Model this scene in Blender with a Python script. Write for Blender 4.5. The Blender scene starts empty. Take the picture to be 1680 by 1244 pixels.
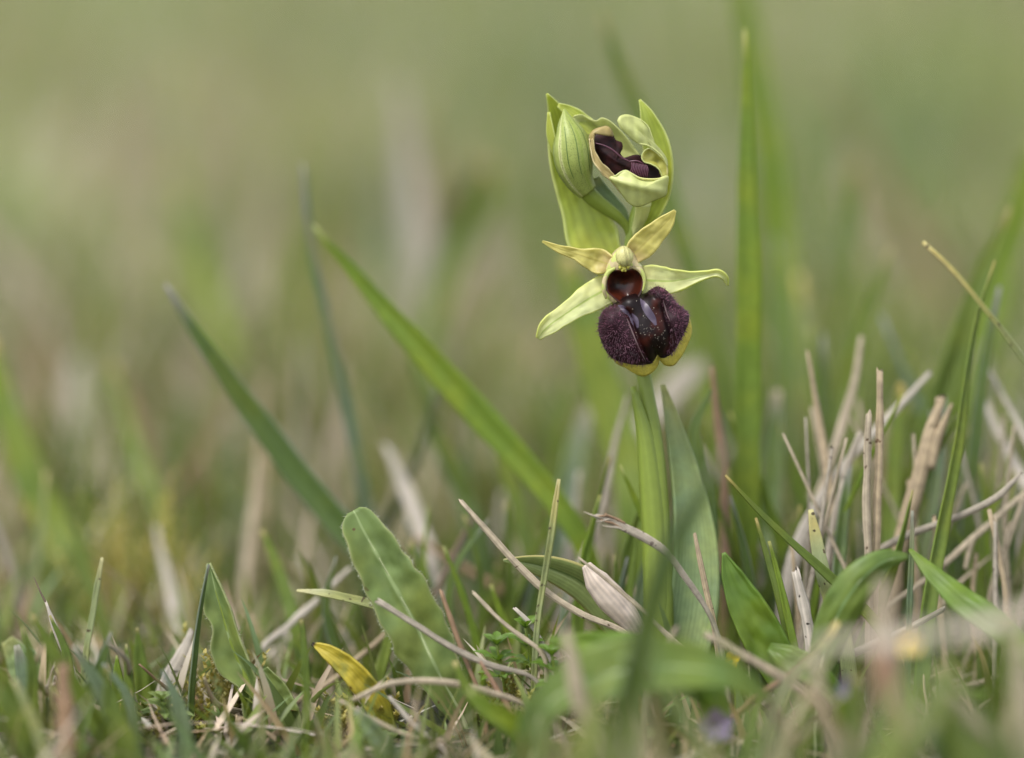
import bpy, math, random
import numpy as np
from mathutils import Vector, Matrix

random.seed(7)
rng = np.random.default_rng(11)
sc = bpy.context.scene
COL = sc.collection

# ------------------------------------------------------------------ camera
D = 0.5            # metres from lens to the flower
K = 0.00008        # metres per photo pixel at that distance
PITCH = math.atan(872 * K / D)
CAM = np.array([0.0, -0.495, 0.1173])
FWD = np.array([0, math.cos(PITCH), -math.sin(PITCH)])
RGT = np.array([1.0, 0, 0])
UPV = np.array([0, math.sin(PITCH), math.cos(PITCH)])
cd = bpy.data.cameras.new('camera')
cam = bpy.data.objects.new('camera', cd)
COL.objects.link(cam)
cam.location = CAM
cam.rotation_euler = (math.pi / 2 - PITCH, 0, 0)
cd.sensor_width = 36.0
cd.lens = 36.0 * D / (1680 * K)
cd.clip_start = 0.02
cd.clip_end = 600
cd.dof.use_dof = True
cd.dof.focus_distance = D - 0.002
cd.dof.aperture_fstop = 5.6
sc.camera = cam

# ------------------------------------------------------------------ sky, sun, exposure
SUN_EL, SUN_ROT = math.radians(62), math.radians(228)
world = bpy.data.worlds.new('World')
sc.world = world
world.use_nodes = True
wn = world.node_tree
bg = wn.nodes['Background']
sky = wn.nodes.new('ShaderNodeTexSky')
sky.sky_type = 'NISHITA'
sky.sun_disc = False
sky.sun_elevation = SUN_EL
sky.sun_rotation = SUN_ROT
hs = wn.nodes.new('ShaderNodeHueSaturation')
hs.inputs['Saturation'].default_value = 0.30
wn.links.new(sky.outputs[0], hs.inputs['Color'])
wn.links.new(hs.outputs[0], bg.inputs[0])
bg.inputs[1].default_value = 0.11
sl = bpy.data.lights.new('sun', 'SUN')
sl.energy = 1.5
sl.angle = math.radians(18)
sl.color = (1.0, 0.965, 0.91)
sun = bpy.data.objects.new('sun', sl)
COL.objects.link(sun)
sdir = Vector((math.sin(SUN_ROT) * math.cos(SUN_EL), math.cos(SUN_ROT) * math.cos(SUN_EL), math.sin(SUN_EL)))
sun.rotation_euler = sdir.to_track_quat('Z', 'Y').to_euler()
sun.location = (0, 0, 2)
sc.view_settings.view_transform = 'Standard'
sc.view_settings.look = 'None'
sc.view_settings.gamma = 1
sc.view_settings.exposure = 1.48
sc.render.engine = 'CYCLES'
sc.cycles.use_denoising = True
sc.cycles.max_bounces = 8
sc.cycles.transparent_max_bounces = 4


def P(px, py, d=0.0):
    """photo pixel + millimetres in front of the focus plane -> world point"""
    z = D - d / 1000.0
    return CAM + FWD * z + (RGT * (px - 840) + UPV * (622 - py)) * (K * z / D)


def proj(p):
    v = np.asarray(p) - CAM
    z = v @ FWD
    return 840 + (v @ RGT) / z * D / K, 622 - (v @ UPV) / z * D / K, (D - z) * 1000


# ------------------------------------------------------------------ value noise
_tab = rng.random((256, 256))


def vnoise(x, y):
    x = np.asarray(x, float); y = np.asarray(y, float)
    xi = np.floor(x).astype(int); yi = np.floor(y).astype(int)
    fx = x - xi; fy = y - yi
    fx = fx * fx * (3 - 2 * fx); fy = fy * fy * (3 - 2 * fy)
    a = _tab[xi % 256, yi % 256]; b = _tab[(xi + 1) % 256, yi % 256]
    c = _tab[xi % 256, (yi + 1) % 256]; d = _tab[(xi + 1) % 256, (yi + 1) % 256]
    return (a * (1 - fx) + b * fx) * (1 - fy) + (c * (1 - fx) + d * fx) * fy


def gz(x, y):
    x = np.asarray(x, float); y = np.asarray(y, float)
    return (0.006 * (vnoise(x * 14 + 3, y * 14 + 9) - 0.5) + 0.003 * (vnoise(x * 55, y * 55 + 5) - 0.5)
            + 0.05 * (vnoise(x * 0.4 + 40.3, y * 0.4 + 12) - 0.5) * np.clip((np.hypot(x, y) - 2.5) / 10, 0, 1))


# ------------------------------------------------------------------ mesh helpers
def mesh_obj(name, v, f, mat, uv=None, col=None, parent=None, origin=None, smooth=True, extra=None):
    v = np.asarray(v, float)
    if origin is None:
        origin = np.zeros(3)
    me = bpy.data.meshes.new(name)
    if isinstance(f, np.ndarray):
        n = len(f); k = f.shape[1]
        me.vertices.add(len(v)); me.vertices.foreach_set('co', (v - origin).astype(np.float32).ravel())
        me.loops.add(n * k); me.loops.foreach_set('vertex_index', f.astype(np.int32).ravel())
        me.polygons.add(n); me.polygons.foreach_set('loop_start', np.arange(0, n * k, k, dtype=np.int32))
        me.update(calc_edges=True)
    else:
        me.from_pydata([tuple(p) for p in (v - origin)], [], [tuple(q) for q in f])
    if uv is not None:
        lay = me.uv_layers.new(name='UVMap')
        vi = np.empty(len(me.loops), np.int32); me.loops.foreach_get('vertex_index', vi)
        lay.data.foreach_set('uv', np.asarray(uv, np.float32)[vi].ravel())
    if col is not None:
        a = me.attributes.new('tint', 'FLOAT_COLOR', 'POINT')
        c4 = np.ones((len(v), 4), np.float32); c4[:, :3] = col
        a.data.foreach_set('color', c4.ravel())
    if extra:
        for nm, val in extra.items():
            a = me.attributes.new(nm, 'FLOAT', 'POINT')
            a.data.foreach_set('value', np.asarray(val, np.float32))
    if smooth:
        me.polygons.foreach_set('use_smooth', np.ones(len(me.polygons), bool))
    if mat is not None:
        me.materials.append(mat)
    me.validate()
    me.update()
    o = bpy.data.objects.new(name, me)
    COL.objects.link(o)
    if parent is not None:
        o.parent = parent
    else:
        o.location = origin
    return o


def tag(o, label, cat=None, group=None, kind=None):
    if label: o['label'] = label
    if cat: o['category'] = cat
    if group: o['group'] = group
    if kind: o['kind'] = kind
    return o


def thing(name, loc, label, cat, group=None):
    o = bpy.data.objects.new(name, None)
    o.empty_display_size = 0.005
    COL.objects.link(o)
    o.location = loc
    return tag(o, label, cat, group)


def solid(o, t, levels=0):
    m = o.modifiers.new('thick', 'SOLIDIFY'); m.thickness = t; m.offset = 0
    if levels:
        s = o.modifiers.new('sub', 'SUBSURF'); s.levels = levels; s.render_levels = levels
    return o


def spline(C, n):
    C = np.asarray(C, float)
    if len(C) == 2:
        t = np.linspace(0, 1, n)[:, None]
        return C[0] * (1 - t) + C[1] * t, np.linspace(0, 1, n)
    s = np.r_[0, np.cumsum(np.maximum(np.linalg.norm(np.diff(C, axis=0), axis=1), 1e-9))]
    M = np.gradient(C, s, axis=0)
    t = np.linspace(0, s[-1], n)
    i = np.clip(np.searchsorted(s, t, side='right') - 1, 0, len(s) - 2)
    h = (s[i + 1] - s[i])[:, None]; u = (t[:, None] - s[i][:, None]) / h
    h00 = 2 * u**3 - 3 * u**2 + 1; h10 = u**3 - 2 * u**2 + u
    h01 = -2 * u**3 + 3 * u**2; h11 = u**3 - u**2
    return h00 * C[i] + h10 * h * M[i] + h01 * C[i + 1] + h11 * h * M[i + 1], t / s[-1]


def prof(vals, t):
    vals = np.atleast_1d(np.asarray(vals, float))
    if len(vals) == 1: return np.full(len(t), vals[0])
    x = np.linspace(0, 1, len(vals))
    i = np.clip(np.searchsorted(x, t, side='right') - 1, 0, len(x) - 2)
    m = np.gradient(vals, x)
    h = x[1] - x[0]; u = (t - x[i]) / h
    r = ((2 * u**3 - 3 * u**2 + 1) * vals[i] + (u**3 - 2 * u**2 + u) * h * m[i]
         + (-2 * u**3 + 3 * u**2) * vals[i + 1] + (u**3 - u**2) * h * m[i + 1])
    lo = np.minimum(vals[i], vals[i + 1]); hi = np.maximum(vals[i], vals[i + 1])
    return np.clip(r, lo, hi)


def frames(C, facing, twist):
    T = np.gradient(C, axis=0); T /= np.linalg.norm(T, axis=1)[:, None]
    B = facing - (T * facing).sum(1)[:, None] * T
    B /= np.maximum(np.linalg.norm(B, axis=1), 1e-6)[:, None]
    S = np.cross(T, B)
    c = np.cos(np.radians(twist))[:, None]; s = np.sin(np.radians(twist))[:, None]
    return T, S * c + B * s, B * c - S * s


FACE = -FWD


def ribbon(C, w, nv=24, nu=7, facing=None, twist=0, cup=0.0, fold=0.0, wave=0.0, wfreq=3, left=None, right=None, seed=0, crumple=0.0, cf=7.0):
    """strip of leaf tissue along C (tip first); w = full widths (m) spread along the length"""
    Q, t = spline(C, nv)
    facing = FACE if facing is None else np.asarray(facing, float)
    T, S, N = frames(Q, facing, prof(twist, t))
    W = prof(w, t) / 2
    u = np.linspace(-1, 1, nu)
    cupv = prof(cup, t); foldv = prof(fold, t)
    L = W if left is None else W * prof(left, t)
    R = W if right is None else W * prof(right, t)
    V = np.empty((nv, nu, 3)); uv = np.empty((nv, nu, 2))
    ph = seed * 1.7
    for j, a in enumerate(u):
        hw = (L if a < 0 else R) * a
        lift = cupv * W * a * a + foldv * W * abs(a)
        lift = lift + wave * W * abs(a)**1.5 * np.sin(t * wfreq * 6.283 + ph + (2.1 if a > 0 else 0))
        if crumple:
            lift = lift + crumple * W * ((vnoise(t * cf + ph + 11, a * 1.6 + 4 + ph) - 0.5) * 2 + (vnoise(t * cf * 2.7 + ph, a * 3.5 + 30) - 0.5))
            hw = hw * (1 + crumple * 0.5 * (vnoise(t * cf * 2.2 + ph + (60 if a > 0 else 20), t * 0 + ph) - 0.5))
        V[:, j] = Q + S * hw[:, None] + N * lift[:, None]
        uv[:, j, 0] = (a + 1) / 2; uv[:, j, 1] = 1 - t
    idx = np.arange(nv * nu).reshape(nv, nu)
    F = np.stack([idx[:-1, :-1], idx[1:, :-1], idx[1:, 1:], idx[:-1, 1:]], -1).reshape(-1, 4)
    return V.reshape(-1, 3), F, uv.reshape(-1, 2)


def tube(C, r, nv=24, ns=10, facing=None, rib=0.0, nrib=5, flat=1.0, cap=True, th0=0, th1=360, jit=0.0, ragged=0.0):
    Q, t = spline(C, nv)
    facing = FACE if facing is None else np.asarray(facing, float)
    T, S, N = frames(Q, facing, np.zeros(nv))
    Rr = prof(r, t)
    full = (th1 - th0) >= 360
    th = np.radians(np.linspace(th0, th1, ns + 1))
    if full: th = th[:-1]
    m = len(th)
    rad = Rr[:, None] * (1 + rib * np.cos(nrib * th)[None, :])
    if jit:
        sd = rng.random() * 200
        rad = rad * (1 + jit * 2 * (vnoise(t[:, None] * nv * 0.35 + sd, np.cos(th)[None, :] * 1.3 + 9 + 0 * t[:, None]) - 0.5) + jit * 1.4 * (vnoise(t[:, None] * 3 + sd, th[None, :] * 1.9) - 0.5))
        Q = Q + S * (Rr * jit * 1.3 * (vnoise(t * nv * 0.22 + sd, t * 0 + 3) - 0.5))[:, None] + N * (Rr * jit * 1.3 * (vnoise(t * nv * 0.2 + sd, t * 0 + 33) - 0.5))[:, None]
    V = Q[:, None] + N[:, None] * (rad * np.cos(th) * flat)[..., None] + S[:, None] * (rad * np.sin(th))[..., None]
    if ragged:
        V[0] -= T[0] * (Rr[1] * ragged * 3 * rng.random(m)[:, None]**2); V[1] = V[1] * 0.5 + V[2] * 0.5
    uv = np.empty((nv, m, 2)); uv[..., 0] = np.linspace(0, 1, m)[None, :]; uv[..., 1] = 1 - t[:, None]
    idx = np.arange(nv * m).reshape(nv, m)
    F = []
    for i in range(nv - 1):
        for j in range(m if full else m - 1):
            k = (j + 1) % m
            F.append((idx[i, j], idx[i + 1, j], idx[i + 1, k], idx[i, k]))
    if full and cap:
        F.append(tuple(idx[0])); F.append(tuple(idx[-1][::-1]))
    return V.reshape(-1, 3), F, uv.reshape(-1, 2)


def resample(poly, n):
    p = np.asarray(poly, float); q = np.vstack([p, p[:1]])
    s = np.r_[0, np.cumsum(np.linalg.norm(np.diff(q, axis=0), axis=1))]
    pad = 3
    pe = np.vstack([p[-pad:], p, p[:pad + 1]])
    se = np.r_[s[-1 - pad:-1] - s[-1], s[:-1], s[:pad + 1] + s[-1]]
    M = np.gradient(pe, se, axis=0)
    t = np.linspace(0, s[-1], n, endpoint=False)
    i = np.searchsorted(se, t, side='right') - 1
    h = (se[i + 1] - se[i])[:, None]; u = (t - se[i])[:, None] / h
    return ((2 * u**3 - 3 * u**2 + 1) * pe[i] + (u**3 - 2 * u**2 + u) * h * M[i]
            + (-2 * u**3 + 3 * u**2) * pe[i + 1] + (u**3 - u**2) * h * M[i + 1])


def patch(poly, depth, center=None, n=72, rings=12):
    """closed outline in photo pixels -> surface with depth(x, y, rho) in mm"""
    o = resample(poly, n)
    c = np.mean(o, axis=0) if center is None else np.asarray(center, float)
    V = []; uv = []; XY = []; RHO = []
    for k in range(1, rings + 1):
        rho = k / rings
        q = c + (o - c) * rho
        XY.append(q); RHO.append(np.full(n, rho))
    XY = np.vstack([c[None], *XY]); RHO = np.r_[0, np.concatenate(RHO)]
    dd = depth(XY[:, 0], XY[:, 1], RHO)
    V = np.array([P(x, y, d) for (x, y), d in zip(XY, dd)])
    mn = XY.min(0); mx = XY.max(0)
    uv = (XY - mn) / (mx - mn); uv[:, 1] = 1 - uv[:, 1]
    F = [(0, 1 + j, 1 + (j + 1) % n) for j in range(n)]
    for k in range(rings - 1):
        a = 1 + k * n; b = a + n
        F += [(a + j, b + j, b + (j + 1) % n, a + (j + 1) % n) for j in range(n)]
    return V, F, uv, XY, RHO


# ------------------------------------------------------------------ materials
def newmat(name):
    m = bpy.data.materials.new(name); m.use_nodes = True
    nt = m.node_tree
    return m, nt, nt.nodes, nt.links, nt.nodes['Principled BSDF'], nt.nodes['Material Output']


def mixc(nt, a, b, fac, mode='MIX'):
    n = nt.nodes.new('ShaderNodeMix'); n.data_type = 'RGBA'; n.blend_type = mode
    for s, val in ((n.inputs['A'] if 0 else n.inputs[6], a), (n.inputs[7], b), (n.inputs[0], fac)):
        if hasattr(val, 'is_output'): nt.links.new(val, s)
        elif isinstance(val, (int, float)): s.default_value = val
        else: s.default_value = (*val, 1) if len(val) == 3 else val
    return n.outputs[2]


def math_n(nt, op, a, b=0.0, c=0.0, clamp=False):
    n = nt.nodes.new('ShaderNodeMath'); n.operation = op; n.use_clamp = clamp
    for s, val in zip(n.inputs, (a, b, c)):
        if hasattr(val, 'is_output'): nt.links.new(val, s)
        else: s.default_value = val
    return n.outputs[0]


def smooth(nt, x, lo, hi):
    n = nt.nodes.new('ShaderNodeMapRange'); n.interpolation_type = 'SMOOTHSTEP'
    nt.links.new(x, n.inputs[0]); n.inputs[1].default_value = lo; n.inputs[2].default_value = hi
    return n.outputs[0]


def leaf_mat(name, col, tip=None, tipat=(0.8, 1.0), base=None, baseat=(0.25, 0.0), edge=None, mid=None, vein=0.12, nvein=9,
             transl=0.3, rough=0.45, spots=None, spotamt=0.62, mottle=0.25, mscale=900, tint=False, bump=0.25, speckle=None, spec=0.4,
             objvar=0.0, tcol=None, drift=0.0, dcol=(1.35, 1.15, 0.8), remnant=None, edgew=(0.86, 0.99)):
    m, nt, N, L, bs, out = newmat(name)
    uvn = N.new('ShaderNodeUVMap'); sep = N.new('ShaderNodeSeparateXYZ'); L.new(uvn.outputs[0], sep.inputs[0])
    u, v = sep.outputs[0], sep.outputs[1]
    tc = N.new('ShaderNodeTexCoord')
    if tint:
        at = N.new('ShaderNodeAttribute'); at.attribute_name = 'tint'; c = at.outputs[0]
    else:
        rgb = N.new('ShaderNodeRGB'); rgb.outputs[0].default_value = (*col, 1); c = rgb.outputs[0]
    if base: c = mixc(nt, c, base, smooth(nt, v, *baseat))
    if tip: c = mixc(nt, c, tip, smooth(nt, v, *tipat))
    # long streaks
    mp = N.new('ShaderNodeMapping'); mp.inputs[3].default_value = (nvein * 1.6, 2.2, 1); L.new(uvn.outputs[0], mp.inputs[0])
    oi = N.new('ShaderNodeObjectInfo')
    mv = N.new('ShaderNodeCombineXYZ'); L.new(math_n(nt, 'MULTIPLY', oi.outputs['Random'], 37.0), mv.inputs[0]); L.new(mv.outputs[0], mp.inputs[1])
    st = N.new('ShaderNodeTexNoise'); st.inputs['Scale'].default_value = 1.0; st.inputs['Detail'].default_value = 3; L.new(mp.outputs[0], st.inputs[0])
    wv = math_n(nt, 'SINE', math_n(nt, 'MULTIPLY', u, nvein * 6.283))
    rel = math_n(nt, 'ADD', math_n(nt, 'MULTIPLY', wv, 0.5), math_n(nt, 'MULTIPLY', math_n(nt, 'SUBTRACT', st.outputs[0], 0.5), 2.4))
    f = math_n(nt, 'MULTIPLY_ADD', rel, vein, 1.0)
    c = mixc(nt, c, (1, 1, 1), 0.0)
    def scale(c, f):
        n = N.new('ShaderNodeVectorMath'); n.operation = 'SCALE'; L.new(c, n.inputs[0]); L.new(f, n.inputs['Scale']); return n.outputs[0]
    c = scale(c, f)
    ns = N.new('ShaderNodeTexNoise'); ns.inputs['Scale'].default_value = mscale; ns.inputs['Detail'].default_value = 4
    L.new(tc.outputs['Object'], ns.inputs[0])
    c = scale(c, math_n(nt, 'MULTIPLY_ADD', math_n(nt, 'SUBTRACT', ns.outputs[0], 0.5), mottle * 2, 1.0))
    if drift or remnant:
        dn = N.new('ShaderNodeTexNoise'); dn.inputs['Scale'].default_value = 110 if not remnant else 300; dn.inputs['Detail'].default_value = 3
        L.new(tc.outputs['Object'], dn.inputs[0])
        if remnant: c = mixc(nt, c, remnant, math_n(nt, 'MULTIPLY', smooth(nt, dn.outputs[0], 0.48, 0.62), 0.8))
        else:
            c = mixc(nt, c, mixc(nt, c, dcol, 1.0, 'MULTIPLY'), math_n(nt, 'MULTIPLY', smooth(nt, dn.outputs[0], 0.38, 0.66), drift))
    if objvar:
        c = scale(c, math_n(nt, 'MULTIPLY_ADD', oi.outputs['Random'], objvar, 1 - objvar / 2))
    ed = math_n(nt, 'ABSOLUTE', math_n(nt, 'MULTIPLY_ADD', u, 2.0, -1.0))
    if mid: c = mixc(nt, c, mid, math_n(nt, 'SUBTRACT', 1.0, smooth(nt, ed, 0.02, 0.11)))
    if edge: c = mixc(nt, c, edge, smooth(nt, ed, *edgew))
    if spots:
        sp = N.new('ShaderNodeTexNoise'); sp.inputs['Scale'].default_value = mscale * 1.3; sp.inputs['Detail'].default_value = 1
        L.new(tc.outputs['Object'], sp.inputs[0])
        c = mixc(nt, c, spots, smooth(nt, sp.outputs[0], spotamt, spotamt + 0.05))
    if speckle:
        vo = N.new('ShaderNodeTexNoise'); vo.inputs['Scale'].default_value = 7000; vo.inputs['Detail'].default_value = 2
        L.new(tc.outputs['Object'], vo.inputs[0])
        c = mixc(nt, c, speckle, math_n(nt, 'MULTIPLY', smooth(nt, vo.outputs[0], 0.5, 0.66), 0.55))
    L.new(c, bs.inputs['Base Color'])
    bs.inputs['Roughness'].default_value = rough
    bs.inputs['Specular IOR Level'].default_value = spec
    bp = N.new('ShaderNodeBump'); bp.inputs['Strength'].default_value = bump; bp.inputs['Distance'].default_value = 0.00008
    L.new(math_n(nt, 'ADD', rel, ns.outputs[0]), bp.inputs['Height']); L.new(bp.outputs[0], bs.inputs['Normal'])
    if transl > 0:
        tr = N.new('ShaderNodeBsdfTranslucent')
        L.new(mixc(nt, c, tcol if tcol else (1.25, 1.2, 0.75), 1.0, 'MULTIPLY'), tr.inputs[0])
        mx = N.new('ShaderNodeMixShader'); mx.inputs[0].default_value = transl
        L.new(bs.outputs[0], mx.inputs[1]); L.new(tr.outputs[0], mx.inputs[2]); L.new(mx.outputs[0], out.inputs[0])
    return m


STRAW_TIP = (0.42, 0.33, 0.22)
M = {}
M['grass'] = leaf_mat('grass_green', drift=0.9, col=(0.130, 0.190, 0.028), tip=(0.30, 0.27, 0.11), tipat=(0.93, 1.0), vein=0.10, transl=0.38, objvar=0.3)
M['grass_deep'] = leaf_mat('grass_deep', drift=0.9, col=(0.078, 0.128, 0.026), tip=(0.25, 0.24, 0.22), tipat=(0.88, 1.0), edge=(0.15, 0.18, 0.12), vein=0.10, transl=0.3)
M['grass_blue'] = leaf_mat('grass_blue', drift=0.9, col=(0.135, 0.190, 0.105), tip=(0.2, 0.22, 0.2), vein=0.10, transl=0.3)
M['grass_lime'] = leaf_mat('grass_lime', drift=0.9, col=(0.165, 0.250, 0.026), tip=(0.33, 0.36, 0.13), tipat=(0.94, 1.0), vein=0.09, transl=0.42)
M['grass_pale'] = leaf_mat('grass_pale', drift=0.9, col=(0.25, 0.29, 0.13), tip=(0.45, 0.43, 0.22), vein=0.14, transl=0.3, spots=(0.09, 0.07, 0.03), spotamt=0.66)
M['straw'] = leaf_mat('straw', (0.37, 0.305, 0.215), vein=0.42, nvein=7, transl=0.15, rough=0.6, spots=(0.10, 0.065, 0.035), spotamt=0.70, mottle=0.5, objvar=0.25)
M['straw_tan'] = leaf_mat('straw_tan', (0.35, 0.27, 0.17), vein=0.42, nvein=8, transl=0.12, rough=0.6, spots=(0.14, 0.08, 0.04), spotamt=0.70, mottle=0.5)
M['straw_grey'] = leaf_mat('straw_grey', (0.32, 0.275, 0.215), vein=0.45, nvein=6, transl=0.12, rough=0.6, spots=(0.12, 0.09, 0.07), spotamt=0.70, mottle=0.5)
M['straw_white'] = leaf_mat('straw_white', (0.46, 0.41, 0.345), vein=0.38, nvein=6, transl=0.2, rough=0.6, spots=(0.05, 0.04, 0.03), spotamt=0.70, mottle=0.25)
M['straw_brown'] = leaf_mat('straw_brown', (0.24, 0.15, 0.085), vein=0.25, nvein=6, transl=0.1, rough=0.6, mottle=0.4)
M['stick_dark'] = leaf_mat('stick_dark', (0.12, 0.085, 0.055), vein=0.25, nvein=6, transl=0.0, rough=0.7, mottle=0.4)
M['straw_red'] = leaf_mat('straw_red', (0.33, 0.20, 0.13), vein=0.2, nvein=6, transl=0.2, rough=0.6)
M['leaf'] = leaf_mat('leaf_green', drift=0.9, col=(0.150, 0.215, 0.062), mid=(0.27, 0.35, 0.14), edge=(0.27, 0.30, 0.12), edgew=(0.93, 1.0), vein=0.035, nvein=3, transl=0.3, rough=0.55, mottle=0.38, mscale=380, spots=(0.12, 0.075, 0.03), spotamt=0.735)
M['leaf_glossy'] = leaf_mat('leaf_glossy', drift=0.9, col=(0.105, 0.185, 0.022), vein=0.05, nvein=5, transl=0.3, rough=0.42, mottle=0.32, mscale=400)
M['leaf_dark'] = leaf_mat('leaf_dark', drift=0.9, col=(0.105, 0.172, 0.034), mid=(0.16, 0.25, 0.08), vein=0.07, nvein=5, transl=0.28, rough=0.5)
M['leaf_yellow'] = leaf_mat('leaf_yellow', (0.46, 0.38, 0.04), remnant=(0.22, 0.23, 0.04), tip=(0.03, 0.02, 0.01), tipat=(0.955, 0.985), base=(0.30, 0.30, 0.04), baseat=(0.4, 0.05), spots=(0.10, 0.045, 0.01), spotamt=0.68, vein=0.14, nvein=6, transl=0.35, mottle=0.4, mscale=330)
M['dry_leaf'] = leaf_mat('dry_leaf', (0.62, 0.53, 0.46), base=(0.50, 0.25, 0.06), baseat=(0.45, 0.15), vein=0.2, nvein=6, transl=0.3, rough=0.6)
M['orchid_leaf'] = leaf_mat('orchid_leaf', drift=0.9, col=(0.20, 0.285, 0.13), tip=(0.30, 0.34, 0.14), vein=0.10, nvein=12, transl=0.3, rough=0.4, spec=0.5)
M['orchid_basal'] = leaf_mat('orchid_basal', (0.25, 0.31, 0.11), mid=(0.12, 0.18, 0.05), edge=(0.40, 0.36, 0.12), vein=0.12, nvein=10, transl=0.35, rough=0.35, spec=0.6)
M['stem'] = leaf_mat('orchid_stem', (0.19, 0.25, 0.035), vein=0.06, nvein=4, transl=0.15, rough=0.4, mottle=0.12)
M['bract'] = leaf_mat('bract', drift=0.5, col=(0.42, 0.49, 0.10), edge=(0.55, 0.60, 0.22), vein=0.12, nvein=5, transl=0.45, rough=0.4, mottle=0.12)
M['bud'] = leaf_mat('bud', (0.30, 0.355, 0.085), edge=(0.60, 0.62, 0.28), mid=(0.26, 0.33, 0.06), vein=0.08, nvein=3, transl=0.2, rough=0.45, mottle=0.2, speckle=(0.15, 0.18, 0.035))
M['sepal'] = leaf_mat('sepal', drift=0.5, col=(0.66, 0.69, 0.36), edge=(0.62, 0.66, 0.20), mid=(0.47, 0.56, 0.17), vein=0.08, nvein=3, transl=0.4, rough=0.42, mottle=0.16, tcol=(1.1, 1.1, 0.8))
M['sepal_fold'] = leaf_mat('sepal_fold', (0.58, 0.61, 0.25), vein=0.10, nvein=6, transl=0.35, rough=0.42, mottle=0.3, mscale=500, tcol=(1.1, 1.1, 0.8))
M['petal'] = leaf_mat('petal', (0.58, 0.53, 0.16), base=(0.50, 0.39, 0.16), baseat=(0.3, 0.0), edge=(0.70, 0.64, 0.24), mid=(0.50, 0.44, 0.12), vein=0.08, nvein=3, transl=0.4, rough=0.45, mottle=0.15)
M['petal_tan'] = leaf_mat('petal_tan', (0.42, 0.33, 0.13), edge=(0.62, 0.53, 0.28), vein=0.1, nvein=3, transl=0.35, rough=0.45, mottle=0.2)
M['petal_olive'] = leaf_mat('petal_olive', (0.43, 0.42, 0.09), edge=(0.60, 0.56, 0.22), vein=0.08, nvein=3, transl=0.35, rough=0.45, mottle=0.2)
M['column'] = leaf_mat('column', (0.56, 0.47, 0.26), vein=0.05, transl=0.25, rough=0.4, mottle=0.35, mscale=700, spots=(0.50, 0.55, 0.16), spotamt=0.5)
M['anther'] = leaf_mat('anther', (0.52, 0.50, 0.20), vein=0.0, transl=0.1, rough=0.45, mottle=0.3, mscale=900, speckle=(0.35, 0.24, 0.12), bump=0.6)
M['margin'] = leaf_mat('lip_margin', (0.66, 0.58, 0.11), vein=0.0, transl=0.25, rough=0.5, mottle=0.3, mscale=1500, speckle=(0.44, 0.38, 0.05), bump=0.5)
M['tooth'] = leaf_mat('column_tooth', (0.66, 0.62, 0.12), vein=0.0, transl=0.25, rough=0.35, mottle=0.2)
M['violet'] = leaf_mat('violet_petal', (0.25, 0.21, 0.33), vein=0.1, transl=0.3, rough=0.5)
M['yellow_petal'] = leaf_mat('yellow_petal', (0.72, 0.50, 0.02), vein=0.1, transl=0.3, rough=0.5)
M['tint'] = leaf_mat('meadow_tint', (1, 1, 1), tint=True, vein=0.06, transl=0.34, rough=0.5, bump=0.0, mottle=0.2, mscale=300)
M['tint_straw'] = leaf_mat('thatch_tint', (1, 1, 1), tint=True, vein=0.15, nvein=5, transl=0.12, rough=0.6, bump=0.1, mottle=0.3, mscale=700)
M['moss'] = leaf_mat('moss_tint', (1, 1, 1), tint=True, vein=0.0, transl=0.3, rough=0.6, bump=0.0, mottle=0.2)


def gloss_mat(name, col, col2, rough, coat=0.0, scale=1800, attr=None, spec=0.5, sss=0.0, lo=0.4, hi=0.7):
    m, nt, N, L, bs, out = newmat(name)
    tc = N.new('ShaderNodeTexCoord')
    ns = N.new('ShaderNodeTexNoise'); ns.inputs['Scale'].default_value = scale; ns.inputs['Detail'].default_value = 4
    L.new(tc.outputs['Object'], ns.inputs[0])
    c = mixc(nt, col, col2, smooth(nt, ns.outputs[0], lo, hi))
    if attr:
        at = N.new('ShaderNodeAttribute'); at.attribute_name = attr[0]
        c = mixc(nt, c, attr[1], at.outputs['Fac'])
        L.new(math_n(nt, 'MULTIPLY_ADD', at.outputs['Fac'], attr[2] - rough, rough), bs.inputs['Roughness'])
    else:
        bs.inputs['Roughness'].default_value = rough
    L.new(c, bs.inputs['Base Color'])
    bs.inputs['Coat Weight'].default_value = coat
    bs.inputs['Coat Roughness'].default_value = 0.12
    bs.inputs['Specular IOR Level'].default_value = spec
    bp = N.new('ShaderNodeBump'); bp.inputs['Strength'].default_value = 0.3; bp.inputs['Distance'].default_value = 0.0001
    L.new(ns.outputs[0], bp.inputs['Height']); L.new(bp.outputs[0], bs.inputs['Normal'])
    return m


M['lip'] = gloss_mat('lip_velvet', (0.006, 0.0018, 0.0018), (0.045, 0.0075, 0.004), 0.42, 0.0, 420, spec=0.22, lo=0.46, hi=0.72, attr=('hairy', (0.022, 0.005, 0.010), 0.6))
M['hair'] = gloss_mat('lip_hair', (0.20, 0.070, 0.115), (0.040, 0.010, 0.020), 0.4, 0, 1500, spec=0.6, lo=0.42, hi=0.6)
M['cavity'] = gloss_mat('stigma_cavity', (0.010, 0.003, 0.002), (0.085, 0.016, 0.006), 0.30, 0.1, 380, spec=0.3)
M['speculum'] = gloss_mat('speculum', (0.050, 0.036, 0.060), (0.095, 0.072, 0.105), 0.4, 0.0, 600, spec=0.35)
M['ridge_glint'] = gloss_mat('lip_ridge_glint', (0.20, 0.14, 0.14), (0.09, 0.04, 0.045), 0.4, 0.0, 800)  # pale colour standing in for the specular line along the lip ridges
M['pollen'] = gloss_mat('pollen', (0.75, 0.68, 0.55), (0.6, 0.5, 0.4), 0.6, 0)
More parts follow.
